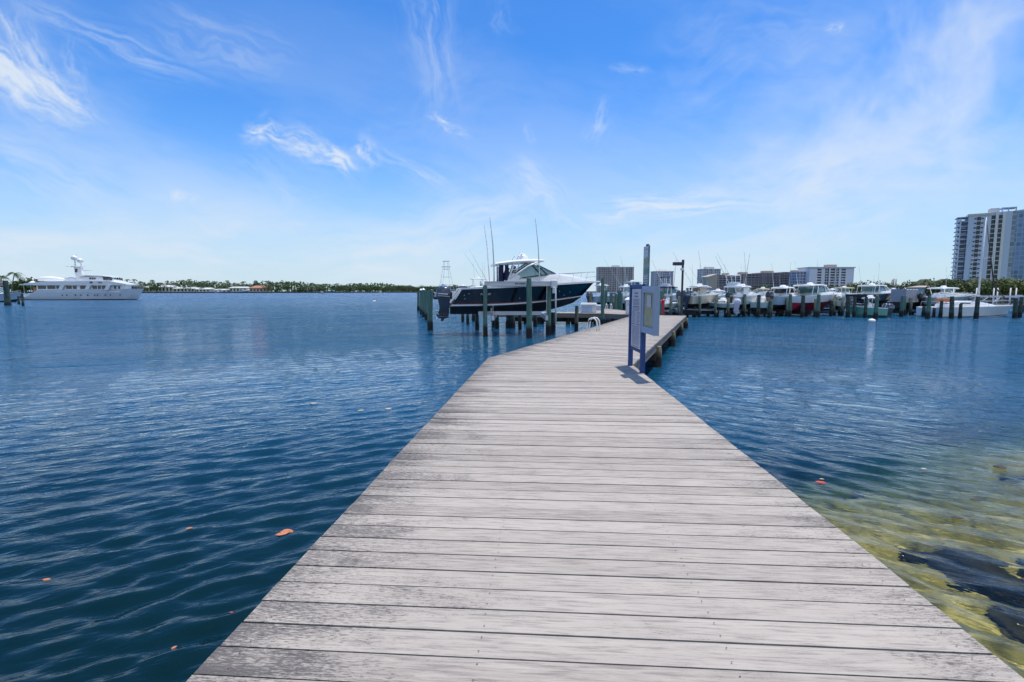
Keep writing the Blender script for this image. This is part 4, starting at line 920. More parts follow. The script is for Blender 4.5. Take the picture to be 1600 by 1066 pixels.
teal = mat('sign_teal', (.09,.19,.24), .35, vary=.25, scale=5); gelgreen_d = mat('sign_green', (.03,.16,.13), .4)
notice_board()
def lamp():
    root = empty('pier_lamp', (11.80, 35.25, Z0), 0, 'dark pier lamp with box head at the far pier corner', 'lamp')
    MB().lathe([(.10,0),(.10,.03),(.075,.05),(.075,3.75)], n=10).build('post', lampdark, root, 40)
    MB().box((0, 0, .015), (.32, .32, .03)).build('base_plate', lampdark, root)
    h = MB(); h.box((-.36, 0, 3.58), (.66, .26, .22)); h.build('lamp_head', lampdark, root, bevel=.03)
    MB().box((.0, 0, 3.68), (.14, .16, .34)).build('bracket', lampdark, root, bevel=.01)
    MB().box((-.36, 0, 3.463), (.5, .2, .012)).build('lens', pvc, root)
    MB().lathe([(.01,0),(.12,.0),(.14,.10),(.12,.16),(.01,.17)], (-.04,0,3.12), 10).build('sensor', pvc, root, 40)
lamp()
def standpipe():
    root = empty('fire_standpipe', (10.90, 36.5, Z0), 0, 'red fire standpipe standing on the far end of the pier', 'standpipe')
    MB().lathe([(.085,0),(.085,1.0)], n=10).build('pipe', redpaint, root, 40)
    for z in (.05,.3,.58,.84): MB().lathe([(.085,0),(.125,0),(.125,.05),(.085,.05)], (0,0,z), 10).build('flange', redpaint, root, 40)
    MB().tube([(.0,0,.95),(-.1,-.02,1.0),(-.2,-.05,.95)], .08, 8).lathe([(.01,0),(.13,0),(.13,.06),(.05,.12),(.01,.13)], (0,0,1.0), 10).build('hose_outlet', redpaint, root, 40)
standpipe()
def pedestal():
    root = empty('power_pedestal', (8.72, 37.75, Z0), 0, 'white domed power pedestal with coiled hose just left of the blue sign', 'pedestal')
    MB().box((0,0,.5),(.42,.38,1.0)).build('body', boxwhite, root, bevel=.03)
    MB().lathe([(.34,0),(.36,.05),(.30,.14),(.16,.22),(.01,.25)], (0,0,1.0), 14).build('cap', gel, root, 40)
    MB().box((-.02,-.195,.72),(.26,.012,.2)).build('socket_panel', boxblue, root)
    MB().tube([(.12+.16*math.cos(a)*.6, -.21-.02*(k%2), .45+.20*math.sin(a)) for k, a in enumerate(np.linspace(0, 11, 30))], .018, 5).build('hose', leafpale, root)
boxwhite = mat('dock_box_white', (.66,.68,.72), .4, vary=.06)
pedestal()
def dock_box(x, y, s, lab):
    root = empty('dock_box', (x, y, Z0), R(-8), lab, 'dock box', 'dock boxes')
    MB().loft([[(-.62*s,-.32*s,0),(.62*s,-.32*s,0),(.62*s,.32*s,0),(-.62*s,.32*s,0)],[(-.58*s,-.30*s,.62*s),(.58*s,-.30*s,.62*s),(.58*s,.30*s,.62*s),(-.58*s,.30*s,.62*s)]]).build('body', boxwhite, root, bevel=.03)
    MB().loft([[(-.66*s,-.36*s,.625*s),(.66*s,-.36*s,.625*s),(.66*s,.36*s,.625*s),(-.66*s,.36*s,.625*s)],[(-.60*s,-.30*s,.78*s),(.60*s,-.30*s,.78*s),(.60*s,.30*s,.78*s),(-.60*s,.30*s,.78*s)]]).build('lid', gel, root, bevel=.03)
    MB().box((-.12*s,-.335*s,.30*s),(.78*s,.03,.48*s)).build('side_panel', boxblue, root)
dock_box(6.05, 40.0, 1.0, 'white dock box with blue panel on the cross walkway')
dock_box(7.85, 45.4, .62, 'small white dock box behind the tall green pier pile')
def ladder(x, y, rz, z, lab, s=1.):
    root = empty('pool_ladder', (x, y, z), rz, lab, 'ladder', 'white hoop ladders')
    for yy_ in (-.24, .24):
        pts = [(.42,yy_,-.0),(.42,yy_,.30),(.38,yy_,.44),(.26,yy_,.54),(.10,yy_,.56),(-.06,yy_,.50),(-.16,yy_,.36),(-.20,yy_,.10),(-.20,yy_,-1.5)]
        MB().tube([(a*s*.72,b*s,c*s) for a,b,c in pts], .032, 8).build('rail', pvc, root, 'all')
    for k in range(4): MB().box((-.144*s,0,-.25-.3*k),(.09,.48*s,.035)).build('rung', pvc, root)
ladder(3.42, 21.75, R(-22), Z0, 'white hoop ladder nearest the camera on the left pier edge')
ladder(8.85, 46.4, R(60), Z0, 'smaller white hoop ladder behind the tall pier edge pile', .95)
# ------------------------------------------------------------------ boats of the marina, left to right
def lift_under(root, L, D, Bm, kz, label=None):
    """a bare cradle with its beams and drive boxes, standing where the boat stands"""
    r = empty('boat_cradle', root.location, root.rotation_euler.z, label, 'boat lift', 'lift cradles under the marina boats')
    r.location.z = 0
    for x in (L*.18, L*.62): MB().box((x, 0, kz-.18), (.18, Bm*1.25, .24)).build('cradle_beam', alu, r)
    for y in (-.45, .45): MB().box((L*.40, y, kz-.02), (L*.62, .14, .12)).build('bunk', darktimber, r)
    for x in (L*.15, L*.66):
        for y in (-Bm*.62, Bm*.62): MB().tube([(x, y, -1.5), (x, y, kz+1.2)], .13, 8).build('lift_post', pilem3, r, 'all')
    for x in (L*.15, L*.66): MB().box((x, 0, .42), (.3, Bm*.9, .5)).build('tie_beam', darktimber, r)
def kz(py, Y): return zat(py, Y)
A34 = R(34)
def CB(lab, p1, p2, Y, pk, ps, pt, hm, lift=None, **k):
    ang = k.pop('ang', A34); r, L, D, T = console_boat(k.pop('name', 'centre_console_boat'), lab, p1, p2, Y, zat(pk, Y), zat(ps, Y), zat(pt, Y), ang, hm, **k)
    if lift: lift_under(r, L, D, max(1.7, L*.29), zat(pk, Y), lift)
    return r, L, D
def EB(lab, p1, p2, Y, pk, ps, pt, hm, lift=None, **k):
    ang = k.pop('ang', A34); r, L, D, T = express_boat(k.pop('name', 'cabin_cruiser'), lab, p1, p2, Y, zat(pk, Y), zat(ps, Y), zat(pt, Y), ang, hm, **k)
    if lift: lift_under(r, L, D, L*.31, zat(pk, Y), lift)
    return r, L, D
# behind the black boat
CB('white fishing boat with tall tuna tower left of the navy canvas', 678, 714, 78, 468, 456.5, 447, gel, name='tower_fishing_boat', ang=R(25), rig=False)
EB('white cabin boat under a long navy canvas behind the outboards', 702, 760, 62, 472, 456, 449, gel, ang=R(15), topm=canvasnavy, rail=False, ant=0)
CB('white boat with broad hardtop seen behind the cockpit of the black boat', 738, 800, 54, 474, 457, 443, gel, ang=R(18), antennas=2)
CB('far white boat with long pale hardtop above the navy canvas boat', 722, 784, 70, 472, 456, 436, gel, ang=R(15), rig=False)
# between the bow and the lamp
CB('white boat with bright blue panel under the black bow', 925, 962, 58, 478, 462, 446, gelblue, ang=R(30), rig=False, lift='lift cradle under the white boat with the blue panel')
CB('white boat with pale hardtop left of the blue sign', 962, 1002, 60, 480, 461, 448, gel, ang=R(30), antennas=2, lift='lift cradle under the white boat left of the sign')
EB('white boat with green tinted hardtop behind the blue sign top', 968, 1022, 72, 472, 458, 441, gel, ang=R(25), topm=gelaqua)
EB('white sportfishing boat with dark flybridge canopy left of the lamp', 1024, 1075, 66, 476, 461, 449, gel, fly=True, ang=R(30), topm=canvasnavy, name='sportfishing_boat')
CB('low cream and black skiff behind the red standpipe', 1034, 1058, 47, 483, 474, 474, gelcream, ang=R(20), rig=False, wind=False, eng=0, antennas=0, lift='lift cradle under the low cream skiff', group='boats in the marina slips')
CB('cream hulled boat with beige top and twin navy outboards right of the lamp', 1072, 1122, 50, 482, 461, 447.5, gelcream, eng=2, engs=1.05, topm=gel, curtain=canvasbeige, lift='lift cradle under the cream hulled boat', antennas=2)
CB('small aqua skiff with white outboard between green piles', 1146, 1108, 50, 484, 474, 470, gelaqua, flip=True, ang=R(28), engm=cowlwhite, rig=False, wind=False, antennas=0, lift='lift cradle under the aqua skiff')
CB('white boat with low pale top just behind the aqua skiff', 1108, 1142, 63, 474, 461, 455, gel, rig=False)
EB('white sportfishing boat with flybridge and long diagonal outriggers', 1128, 1186, 58, 474, 461, 448, gel, fly=True, name='sportfishing_boat', topm=gel)
CB('grey hulled fishing boat with broad white top and white side panel', 1143, 1184, 51, 483, 462, 448, gelgrey, curtain=gel, lift='lift cradle under the grey fishing boat', engm=cowlblack)
CB('pale teal low boat beside the big black outboard', 1186, 1203, 51, 486, 471, 471, gelaqua, rig=False, wind=False, eng=0, antennas=0, ang=R(50), lift='lift cradle under the pale teal boat')
CB('white open boat with cream canopy behind the big black outboard', 1178, 1212, 66, 474, 460, 452, gel, rig=False, topm=canvasbeige)
EB('white cabin boat with big black outboard and pale blue side', 1206, 1252, 52, 484, 461, 450, gelblue, eng=1, engm=cowlblack, lift='lift cradle under the pale blue cabin boat', gl=glass_d)
EB('white boat with red bottom and black hull graphic at the lift', 1237, 1311, 51.5, 485.5, 460.5, 446, gel, bottom=redp, lift='lift cradle under the red bottomed boat', ang=R(30), chine=(.50,.76))
CB('small white boat with navy bottom right of the red bottomed boat', 1322, 1297, 53, 483, 470, 463, gel, bottom=navy, flip=True, ang=R(35), eng=1, rig=False, lift='lift cradle under the navy bottomed boat')
CB('white boat with two stacked flat canopies behind the mint green boat', 1300, 1345, 70, 474, 461, 450, gel, topm=canvasbeige, rig=False)
CB('mint green boat floating low with twin navy outboards at right', 1383, 1327, 49.5, 499, 480, 466, gelgreen, flip=True, ang=R(12), eng=2, rig=False, bottom=gelgreen, engs=.85)
EB('white and navy express boat with long raked dark windshield', 1338, 1402, 59, 476, 458, 446.5, navy, ang=R(26), lift='lift cradle under the navy and white express boat')
CB('dark hulled boat below the grey canvas cover', 1400, 1452, 54, 483, 471, 471, blackp, ang=R(22), rig=False, wind=False, antennas=0, eng=0, lift='lift cradle under the dark hulled boat')
CB('grey green boat with white T top right of the canvas cover', 1444, 1516, 54, 482, 463, 450.5, gelmoss, ang=R(24), rig=False, lift='lift cradle under the grey green boat', eng=1, engm=cowlblack, curtain=None)
CB('white boat with low canopy in the back row by the green trees', 1290, 1316, 84, 468, 459, 453, gel, rig=False)
EB('small white cabin boat in the back row left of the long building end', 1218, 1246, 78, 470, 459, 450, gel)
CB('white boat in the back row beside the beige tower end', 1090, 1120, 80, 470, 458, 449, gel)
CB('white boat in the back row behind the canvas cover', 1385, 1412, 82, 470, 459, 453, gel, rig=False)
# tuna tower of the first boat stands on it as parts; stand-alone details added to single boats
def find(label): return next(o for o in COL.objects if o.get('label') == label)
tw = find('white fishing boat with tall tuna tower left of the navy canvas')
b = MB()
for sx, sy in ((1.0,-1),(1.0,1),(3.0,-1),(3.0,1)): b.tube([(sx, sy*.9, 1.2), (2+(sx-2)*.35, sy*.35, 5.6), (2+(sx-2)*.32, sy*.32, 6.6)], .022, 5)
for z, k in ((2.4,.78),(3.8,.55),(5.2,.40)):
    b.box((2, -.9*k, z), (2*k, .05, .05)).box((2, .9*k, z), (2*k, .05, .05)).box((2-k, 0, z), (.05, 1.8*k, .05)).box((2+k, 0, z), (.05, 1.8*k, .05))
for q in range(len(b.v)): b.v[q] = (b.v[q][0], b.v[q][1], 1.2+(b.v[q][2]-1.2)*.86)
b.box((2,0,5.0),(1.2,1.0,.06)).box((2,0,5.85),(.9,.9,.05)); b.build('tuna_tower', aluwhite, tw)
sh = find('white boat with red bottom and black hull graphic at the lift')
def grey_cover():
    root = empty('canvas_cover', (xat(1404, 54), 54, zat(471.5, 54)), R(22), 'grey canvas boat cover shaped like a box over the dark hull', 'boat cover')
    w = (xat(1431, 54)-xat(1404, 54))/math.cos(R(22)); rings = []; h = zat(452.5, 54)-zat(472, 54)
    for i, x in enumerate(np.linspace(0, w, 9)):
        s = .9+.05*math.sin(i*2.1); rings.append([(x,-.85*s,0),(x,-.85*s+.05*math.sin(i*3),h*.55),(x,-.75,h*(1-.06*(i%2))),(x,.75,h*(1-.06*(i%2))),(x,.85*s,h*.55),(x,.85*s,0)])
    MB().loft(rings).build('cover', canvasgrey, root, 50)
    MB().tube([(w*.1,-.6,h),(w*.5,0,h+.16),(w*.9,.6,h)], .03, 5).build('support_bow', aluwhite, root)
grey_cover()
# the sailboat
def sailboat():
    root = empty('sailboat', label='white sailing yacht with bare mast moored low at the right', cat='sailboat'); Y = 50.5; ang = R(8)
    L = blen(1452, 1584, Y, ang); boat_pose(root, 1452, 1584, Y, -.25, ang); D = zat(479, Y)+.25
    zsf, hb, h = hull(root, L, 2.7, D*.92, D*1.05, .18, .30, .12, .8, (blackp, gel, navy), stripe=(.06,.14), cap=gel)
    MB().loft([rrect(L*.16,.75,D*.9,D*1.2,.15),rrect(L*.24,.85,D*.9,D+.55,.2),rrect(L*.42,.85,D*.9,D+.55,.2),rrect(L*.60,.62,D*.9,D+.38,.2),rrect(L*.76,.3,D*.95,D+.12,.08)]).build('cabin', gel, root, 40)
    for sy in (-1, 1): MB().box((L*.33, sy*.86, D+.32), (L*.12, .03, .10)).build('cabin_window', glass_d, root)
    xm = (xat(1541, Y)-root.location.x)/math.cos(ang); zt = zat(338, Y)+.25
    m = MB().tube([(xm,0,D+.3),(xm+.02,0,D+4),(xm+.1,0,zt)], [.085,.08,.05], 8); m.box((xm+.05,0,zat(403,Y)+.25),(.06,2.2,.05)); m.build('mast', aluwhite, root, 'all')
    MB().tube([(xm-.05,0,D+1.15),(xm-4.2,0,D+1.3)], .07, 8).build('boom', aluwhite, root, 'all')
    MB().tube([(L*.985,0,D+.15),(xm+1.75,0,zat(448,Y)+.25),(xm+.12,0,zt-.3)], [.035,.075,.02], 6).build('furled_jib', rubber, root, 'all')
    st = MB()
    for sy in (-1, 1): st.tube([(xm-.2,sy*1.2,D),(xm+.05,sy*1.05,zat(403,Y)+.25),(xm+.1,0,zt-.2)], .010, 4)
    st.tube([(.1,0,D),(xm+.08,0,zt)], .010, 4); st.build('rigging', rubber, root)
    rl = [(x, hb(x)*.95, zsf(x)+.55) for x in np.linspace(L*.05, L*.98, 9)]; b = MB().tube(rl, .012, 4).tube([(x,-y,z) for x,y,z in rl], .012, 4)
    for x,y,z in rl:
        for sy in (-1, 1): b.tube([(x,sy*y,z-.58),(x,sy*y,z)], .012, 4)
    b.build('lifeline', steel, root)
    MB().box((L*.17,0,D+.62),(.5,1.2,.35)).build('sail_bag', leaforange, root, bevel=.08)
    MB().tube([(L*.22,-.87,D*.8),(L*.24,-1.3,D*.55),(L*.27,-1.28,D*.6)], .02, 5).build('mooring_line', leafpale, root)
sailboat()
def sphere_thing(name, label, cat, X, Y, z, r, m, sz=1.): o = MB().ball((0,0,0), r, 8, sz).build(name, m, None, True); o.location = (X, Y, z); return tag(o, label, cat)
p = on(1362, 503.5); sphere_thing('mooring_buoy', 'white round buoy floating in front of the mint green boat', 'buoy', p.x, p.y, .10, .28, gel, .7)
p = on(585, 471); nb = empty('channel_buoy', (p.x, p.y, 0), 0, 'small red and white spar buoy alone on open water', 'buoy')
MB().lathe([(.02,-.3),(.42,-.2),(.45,.1),(.16,.25)], n=10).build('float', gel, nb, 40); MB().lathe([(.14,.25),(.12,.62),(.01,.7)], n=8).build('spar', redpaint, nb, 40)
# person on the cream boat
def person():
    Y = 51.4; X = xat(1077.5, Y); zf = zat(451, Y)-1.72; me = bpy.data.meshes.new('person')
    V = [(0,0,.95),(0,0,1.15),(.03,0,1.38),(.05,0,1.50),(.07,0,1.60),(.08,0,1.70), (-.09,0,.90),(-.10,0,.50),(-.10,0,.09),(-.10,-.13,.04), (.09,0,.90),(.11,.02,.50),(.12,.03,.09),(.12,-.10,.04),
         (-.18,0,1.41),(-.25,-.02,1.15),(-.16,-.2,1.0),(-.13,-.26,.97), (.22,0,1.41),(.36,-.06,1.20),(.46,-.20,1.08),(.49,-.27,1.06)]
    E = [(0,1),(1,2),(2,3),(3,4),(4,5),(0,6),(6,7),(7,8),(8,9),(0,10),(10,11),(11,12),(12,13),(2,14),(14,15),(15,16),(16,17),(2,18),(18,19),(19,20),(20,21)]
    rad = [.15,.14,.16,.055,.095,.085,.09,.065,.045,.04,.09,.065,.045,.04,.06,.045,.035,.03,.06,.045,.035,.03]
    me.from_pydata(V, E, []); o = bpy.data.objects.new('person', me); COL.objects.link(o); o.location = (X, Y, zf)
    sk = o.modifiers.new('skin', 'SKIN')
    for i, r_ in enumerate(rad): me.skin_vertices[0].data[i].radius = (r_, r_); me.skin_vertices[0].data[i].use_root = i == 0
    ss = o.modifiers.new('sub', 'SUBSURF'); ss.levels = ss.render_levels = 2
    t = NT('clothed_person'); z = t.node('ShaderNodeSeparateXYZ', {0: t.node('ShaderNodeTexCoord').outputs['Object']}).outputs[2]
    c = t.mix(t.math('GREATER_THAN', z, .93), (.02,.03,.07), (.04,.10,.28)); c = t.mix(t.math('GREATER_THAN', z, 1.47), c, (.35,.2,.14)); t.put(t.b, 'Base Color', c)
    me.materials.append(t.m); tag(o, 'person in a blue shirt standing at the stern of the cream boat', 'person')
    MB().ball((.08,.02,1.72), .115, 8, .8).build('dark_cap', canvasnavy, o, True)
person()
# ------------------------------------------------------------------ back dock of the marina
def back_dock():
    root = empty('marina_dock', (0,0,0), 0, 'low timber dock running behind the marina boats', 'dock')
    x0, x1, y = 14., 100., 62.
    MB().box(((x0+x1)/2, y, .92), (x1-x0, 2.4, .12)).build('planking', fasc, root)
    MB().box(((x0+x1)/2, y-1.2, .70), (x1-x0, .10, .30)).build('edge_beam', darktimber, root)
    p0 = None
    for k in range(22):
        o = pile_mb(.16, 1.0, -1.5, 3).build('support_pile', pilem3, root, True) if p0 is None else p0.copy()
        if p0 is None: p0 = o
        else: COL.objects.link(o)
        o.location = (x0+1+k*4, y-1.05, 0)
back_dock()
for k, (px, Y, lab) in enumerate(((1490,66,'slim white lift pole above the sailboat stern'),(1526,66,'slim white lift pole behind the sailboat cabin'),(1553,66,'slim white lift pole right of the mast'),(1559,64,'taller white lift pole beside the furled jib'),(1579,66,'slim white lift pole behind the sailboat bow'),(1588,66,'white lift pole nearest the right border'))):
    o = MB().tube([(0,0,-1),(0,0,zat(450,Y))], .07, 8).build('lift_pole', pvc, None, 'all'); o.location = (xat(px, Y), Y, 0); tag(o, lab, 'pole', 'white lift guide poles')
b = empty('lift_rail', (0,0,0), 0, 'long grey lift beam running behind the sailboat mast', 'lift beam')
MB().box(((xat(1500,63)+xat(1606,63))/2, 63, zat(463.5,63)), (xat(1606,63)-xat(1500,63), .2, .24)).build('beam', alu, b)
for px in (1506,1536,1566,1600): MB().tube([(xat(px,63),63,-1),(xat(px,63),63,zat(464,63))], .15, 8).build('post', pilem3, b, 'all')
b = MB()
for px in (1512,1528,1548): b.tube([(xat(px,64),63.6,1.1),(xat(px+16,64),63.6,2.0)], .05, 5).tube([(xat(px+16,64),63.9,1.0),(xat(px,64),63.9,1.9)], .05, 5)
b.build('cross_brace', aluwhite, find('long grey lift beam running behind the sailboat mast'))
for px, lab in ((1564,'white capped pile behind the sailboat bow'),(1595,'white capped pile by the right border with pale blue box')):
    pile(px, 464.5, 0, lab, .28, pilem, cap=pvc, Y=64)
o = MB().box((0,0,0), (.55,.4,.75)).build('meter_box', boxblue, None, bevel=.04); o.location = (xat(1592.5,63.4), 63.35, zat(466,63.4)); tag(o, 'pale blue box fixed near the top of a pile at the right border', 'box')
# ------------------------------------------------------------------ the motor yacht on the left
def yacht():
    Y = 147.; root = empty('motor_yacht', (xat(30, Y), Y, 0), R(3), 'large white motor yacht with tiered decks and radar mast moored at the left', 'yacht')
    blue_w = mat('yacht_hull_paint', (.66,.70,.74), .25, vary=.04, coat=.4)
    k = 1/36.3
    X = lambda cx: (cx-190)*k*.985
    Z = lambda cy: (594-cy)*k
    L = X(1475); B = 6.6
    # hull: topsides with flare, bulwark rising to the bow, sloping quarter at the stern
    rows = []; n = 30
    for i in range(n+1):
        t = i/n; x = t*L; bb = B/2*(1 if t < .55 else max(.004, 1-((t-.55)/.45)**2.2)); wl = B/2*.9*(1 if t < .45 else max(.004, 1-((t-.45)/.55)**2.0))
        zs = .45 if x < X(330) else min(2.9+max(0,(x-X(540)))/(X(1475)-X(540))*.35, .45+(x-X(330))/(X(470)-X(330))*2.4)
        rk = lambda z: x-(1-z/3.2)*2.1*t**3
        rows.append([(rk(-.4), wl*.95, -.4), (rk(.18), wl, .18), (rk(.5), wl+(bb-wl)*.25, min(.3, zs)), (rk(zs*.62), wl+(bb-wl)*.7, max(.35, zs*.62)), (rk(zs), bb, zs)])
    m = 5; h = MB(); vs = [p for r in rows for p in r]+[(x,-y,z) for r in rows for x,y,z in r]; o = (n+1)*m; h.add(vs, [])
    for i in range(n):
        for j in range(m-1):
            q = [i*m+j,(i+1)*m+j,(i+1)*m+j+1,i*m+j+1]; mi = 1 if j == 0 else 0
            h.f += [q[::-1], [o+a for a in q]]; h.m += [mi, mi]
        h.f.append([i*m+4, (i+1)*m+4, o+(i+1)*m+4, o+i*m+4][::-1]); h.m.append(0)
    for j in range(m-1): h.f.append([j,j+1,o+j+1,o+j]); h.m.append(0)
    hl = h.build('hull', [blue_w, navy], root, 35)
    b = MB()
    for sy in (-1, 1): b.tube([(X(530),sy*3.32,2.15),(X(1100),sy*3.33,2.2),(X(1300),sy*2.95,2.35)], .06, 5)
    b.build('rubbing_strake', gel, hl)
    for cx in (720,765,852,905,975,1045,1075,1150,1198,1285):
        x = X(cx); yb = 3.22 if x < 24 else 3.22-(x-24)**1.6*.045
        q = MB().ball((0,0,0), .20, 8).build('porthole', glass_d, root, True); q.location = (x, -yb, 1.42); q.scale = (1, .25, 1)
    # main deck house, dark glazing with slanted white pillars
    MB().loft([[(x,-w,z0),(x,-w,z1),(x,w,z1),(x,w,z0)] for x, w, z0, z1 in ((X(450),2.6,2.7,4.25),(X(1150),2.6,2.9,4.25),(X(1300),1.9,3.0,4.25))]).build('deck_house', gel, root)
    for cx0, cx1 in ((465,545),(560,640),(650,690),(750,805),(815,855),(890,960),(1015,1060),(1070,1100),(1110,1150),(1215,1245),(1255,1280)):
        x0, x1 = X(cx0), X(cx1); w = 2.6 if x1 < X(1160) else 2.6-(.5*(x0+x1)-X(1150))/(X(1300)-X(1150))*.7
        for sy in (-1, 1): MB().box(((x0+x1)/2, sy*(w+.012), 3.62), (x1-x0, .04, .92)).build('window', glass_d, root)
    for cx in (700,965,1165):
        MB().prism([(X(cx-20),2.85),(X(cx+20),2.85),(X(cx+50),4.3),(X(cx+8),4.3)], -3.2, -3.0).prism([(X(cx-20),2.85),(X(cx+20),2.85),(X(cx+50),4.3),(X(cx+8),4.3)], 3.0, 3.2).build('pillar', gel, root)
    # boat deck with its bulwark
    MB().loft([[(x,-w,z0),(x,-w-.05,z1),(x,w+.05,z1),(x,w,z0)] for x, w, z0, z1 in ((X(285),2.9,4.25,4.45),(X(400),3.1,4.22,4.9),(X(560),3.2,4.2,5.3),(X(1200),3.1,4.2,5.4),(X(1345),2.2,4.25,4.6))]).build('upper_deck', gel, root)
    for cx in (330,400): 
        for sy in (-1, 1): MB().tube([(X(cx),sy*2.8,2.6 if cx > 380 else .6),(X(cx),sy*2.8,4.3)], .05, 5).build('deck_support', gel, root)
    MB().lathe([(1.6,0),(1.2,.25),(.5,.8),(.25,1.0),(.01,1.05)], (X(335),0,4.45), 8).build('stern_awning', gel, root)
    # wheelhouse
    MB().loft([rrect(X(850),2.0,5.2,5.5,.1),rrect(X(880),2.2,5.2,6.6,.2),rrect(X(1080),2.2,5.2,6.8,.2),rrect(X(1215),1.7,5.2,5.6,.1)]).build('wheelhouse', gel, root, 40)
    MB().loft([rrect(X(860),2.2,6.55,6.75,.08),rrect(X(960),2.5,6.8,7.25,.15),rrect(X(1100),2.4,6.75,7.05,.12),rrect(X(1195),1.9,6.55,6.7,.05)]).build('wheelhouse_roof', gel, root, 40)
    for cx0, cx1, z in ((1118,1140,6.1),(1146,1164,6.1),(1170,1186,6.1),(1192,1206,6.0),(980,998,6.15),(1004,1020,6.15),(1026,1042,6.15)):
        x0, x1 = X(cx0), X(cx1)
        for sy in (-1, 1): MB().box(((x0+x1)/2, sy*2.235 if cx0 < 1100 else sy*2.16, z), (x1-x0, .10, .5 if cx0 < 1100 else .75), ry=0 if cx0 < 1100 else -.25).build('window', glass_d, root)
    for cx0, cx1 in ((1005,1035),(1090,1130)): MB().box((X((cx0+cx1)/2), -3.2, 5.0), ((cx1-cx0)*k, .04, .5)).build('vent', canvasgrey if cx0 > 1050 else glass_d, root)
    # covered tenders
    for a, c, z, w in ((425,685,5.45,1.2),(700,825,5.5,.9)):
        rings = []
        for t in np.linspace(0,1,9):
            ww = w*(1-.85*t**3); hh = (1.5 if a < 500 else 1.15)*(.75+.5*t-.95*t*t+.1); rings.append([(X(a+(c-a)*t),-ww,z),(X(a+(c-a)*t),-ww*.8,z+hh*.7),(X(a+(c-a)*t),0,z+max(.3,hh)),(X(a+(c-a)*t),ww*.8,z+hh*.7),(X(a+(c-a)*t),ww,z)])
        MB().loft(rings).build('covered_tender', gel, root, 40)
    # mast with radomes
    m = MB(); m.loft([[(X(820)-.5,-.5,5.4),(X(855)+.3,-.5,5.4),(X(855)+.3,.5,5.4),(X(820)-.5,.5,5.4)],[(X(775),-.35,9.6),(X(850),-.35,9.6),(X(850),.35,9.6),(X(775),.35,9.6)]])
    m.box((X(812),0,9.5),(2.6,1.6,.16)).tube([(X(785),0,9.5),(X(785),0,11.8)], .16, 8).tube([(X(845),0,9.5),(X(845),0,11.2)], .13, 8)
    m.box((X(730),0,9.65),(1.6,.9,.10)).box((X(915),0,8.5),(2.6,.6,.10)).tube([(X(860),0,8.3),(X(940),0,8.5)], .08, 6).tube([(X(800),0,11.5),(X(803),0,13.1)], .06, 5).build('radar_mast', gel, root, 40)
    MB().box((X(800),-.36,8.3),(.7,.1,1.4),ry=.15).build('mast_grille', glass_d, root)
    for cx, cy, r_ in ((783,155,.85),(838,182,.80),(760,245,.35)): MB().ball((X(cx),0,Z(cy)), r_, 10, .85 if cy < 200 else .6).build('radome', gel, root, True)
    MB().box((X(430),-2.2,3.2),(1.2,.6,.9)).box((X(405),1.8,3.1),(.8,.8,.8)).build('deck_chair', leaforange, root)
    rl = MB()
    for sy in (-1, 1):
        rl.tube([(X(1330),sy*1.9,4.0),(X(1470),sy*.15,4.1)], .03, 4)
        for q in (0,.35,.7,1): rl.tube([(X(1330+140*q),sy*(1.9-1.75*q),3.1),(X(1330+140*q),sy*(1.9-1.75*q),4.1)], .025, 4)
    rl.build('bow_rail', steel, root)
    MB().prism([(X(300),.5),(X(370),.6),(X(400),1.6),(X(340),1.9),(X(280),1.5)], -2.0, 2.0).build('stern_tender', gel, root, bevel=.2)
yacht()
EB('blue grey hulled boat with white upperworks cut by the left border', -40, 33, 118, 479, 459.5, 450, gelblue, ang=R(4), rail=True, flip=False, group='boats in the marina slips')
# ------------------------------------------------------------------ land
grassm = mat('shore_grass', (.07,.11,.03), .95, vary=.4, scale=.2)
def land(name, poly, z, m, kind='structure'):
    o = MB().prismz(poly, -4, z).build(name, m); return tag(o, kind=kind)
land('far_shore', [(-1500,720),(-560,655),(-330,690),(-110,860),(60,1000),(400,700),(900,520),(1600,480),(2500,3500),(-2500,3500)], 1.3, grassm)
land('marina_shore', [(26,108),(110,98),(160,92),(330,80),(500,200),(420,330),(180,330),(60,220)], 1.1, grassm)
def wall_thing(lab, pts, z, th=1.0):
    b = MB()
    for p, q in zip(pts, pts[1:]):
        d = Vector((q[0]-p[0], q[1]-p[1])); b.box(((p[0]+q[0])/2, (p[1]+q[1])/2, z/2-1), (d.length+.4, th, z+2), 0, math.atan2(d.y, d.x))
    return tag(b.build('seawall', seawallm), lab, 'seawall')
wall_thing('long dark seawall along the foot of the far left shore', [(-560,653.5),(-330,688.5),(-110,858.5),(0,945)], 1.5, 1.2)
wall_thing('dark timber seawall behind the sailboat on the right', [(26,107.4),(110,97.4),(160,91.4),(330,79.4)], 1.9, .8)
# ------------------------------------------------------------------ trees
def leaf_material(name, a, b_):
    t = NT(name); o = t.node('ShaderNodeTexCoord').outputs['Object']; r = t.node('ShaderNodeObjectInfo').outputs['Random']
    n = t.noise(o, 1.1, 3); c = t.mix(t.rng(n, .35, .65), a, b_); h = t.node('ShaderNodeHueSaturation', {'Hue': t.rng(r, 0, 1, .485, .515), 'Value': t.rng(r, 0, 1, .75, 1.2), 'Color': c}).outputs[0]
    t.put(t.b, 'Base Color', h); t.put(t.b, 'Roughness', .6); t.put(t.b, 'Specular IOR Level', .3); return t.m
palmm = leaf_material('palm_fronds', (.028,.055,.016), (.07,.105,.024)); bushm = leaf_material('broad_leaves', (.035,.075,.018), (.075,.13,.03))
hedgem = leaf_material('hedge_leaves', (.035,.06,.014), (.14,.15,.03)); mangm = leaf_material('mangrove_leaves', (.045,.085,.030), (.085,.135,.045))
trunkm = mat('palm_trunk', (.20,.16,.12), .9, vary=.3, scale=3, stretch=(1,1,4))
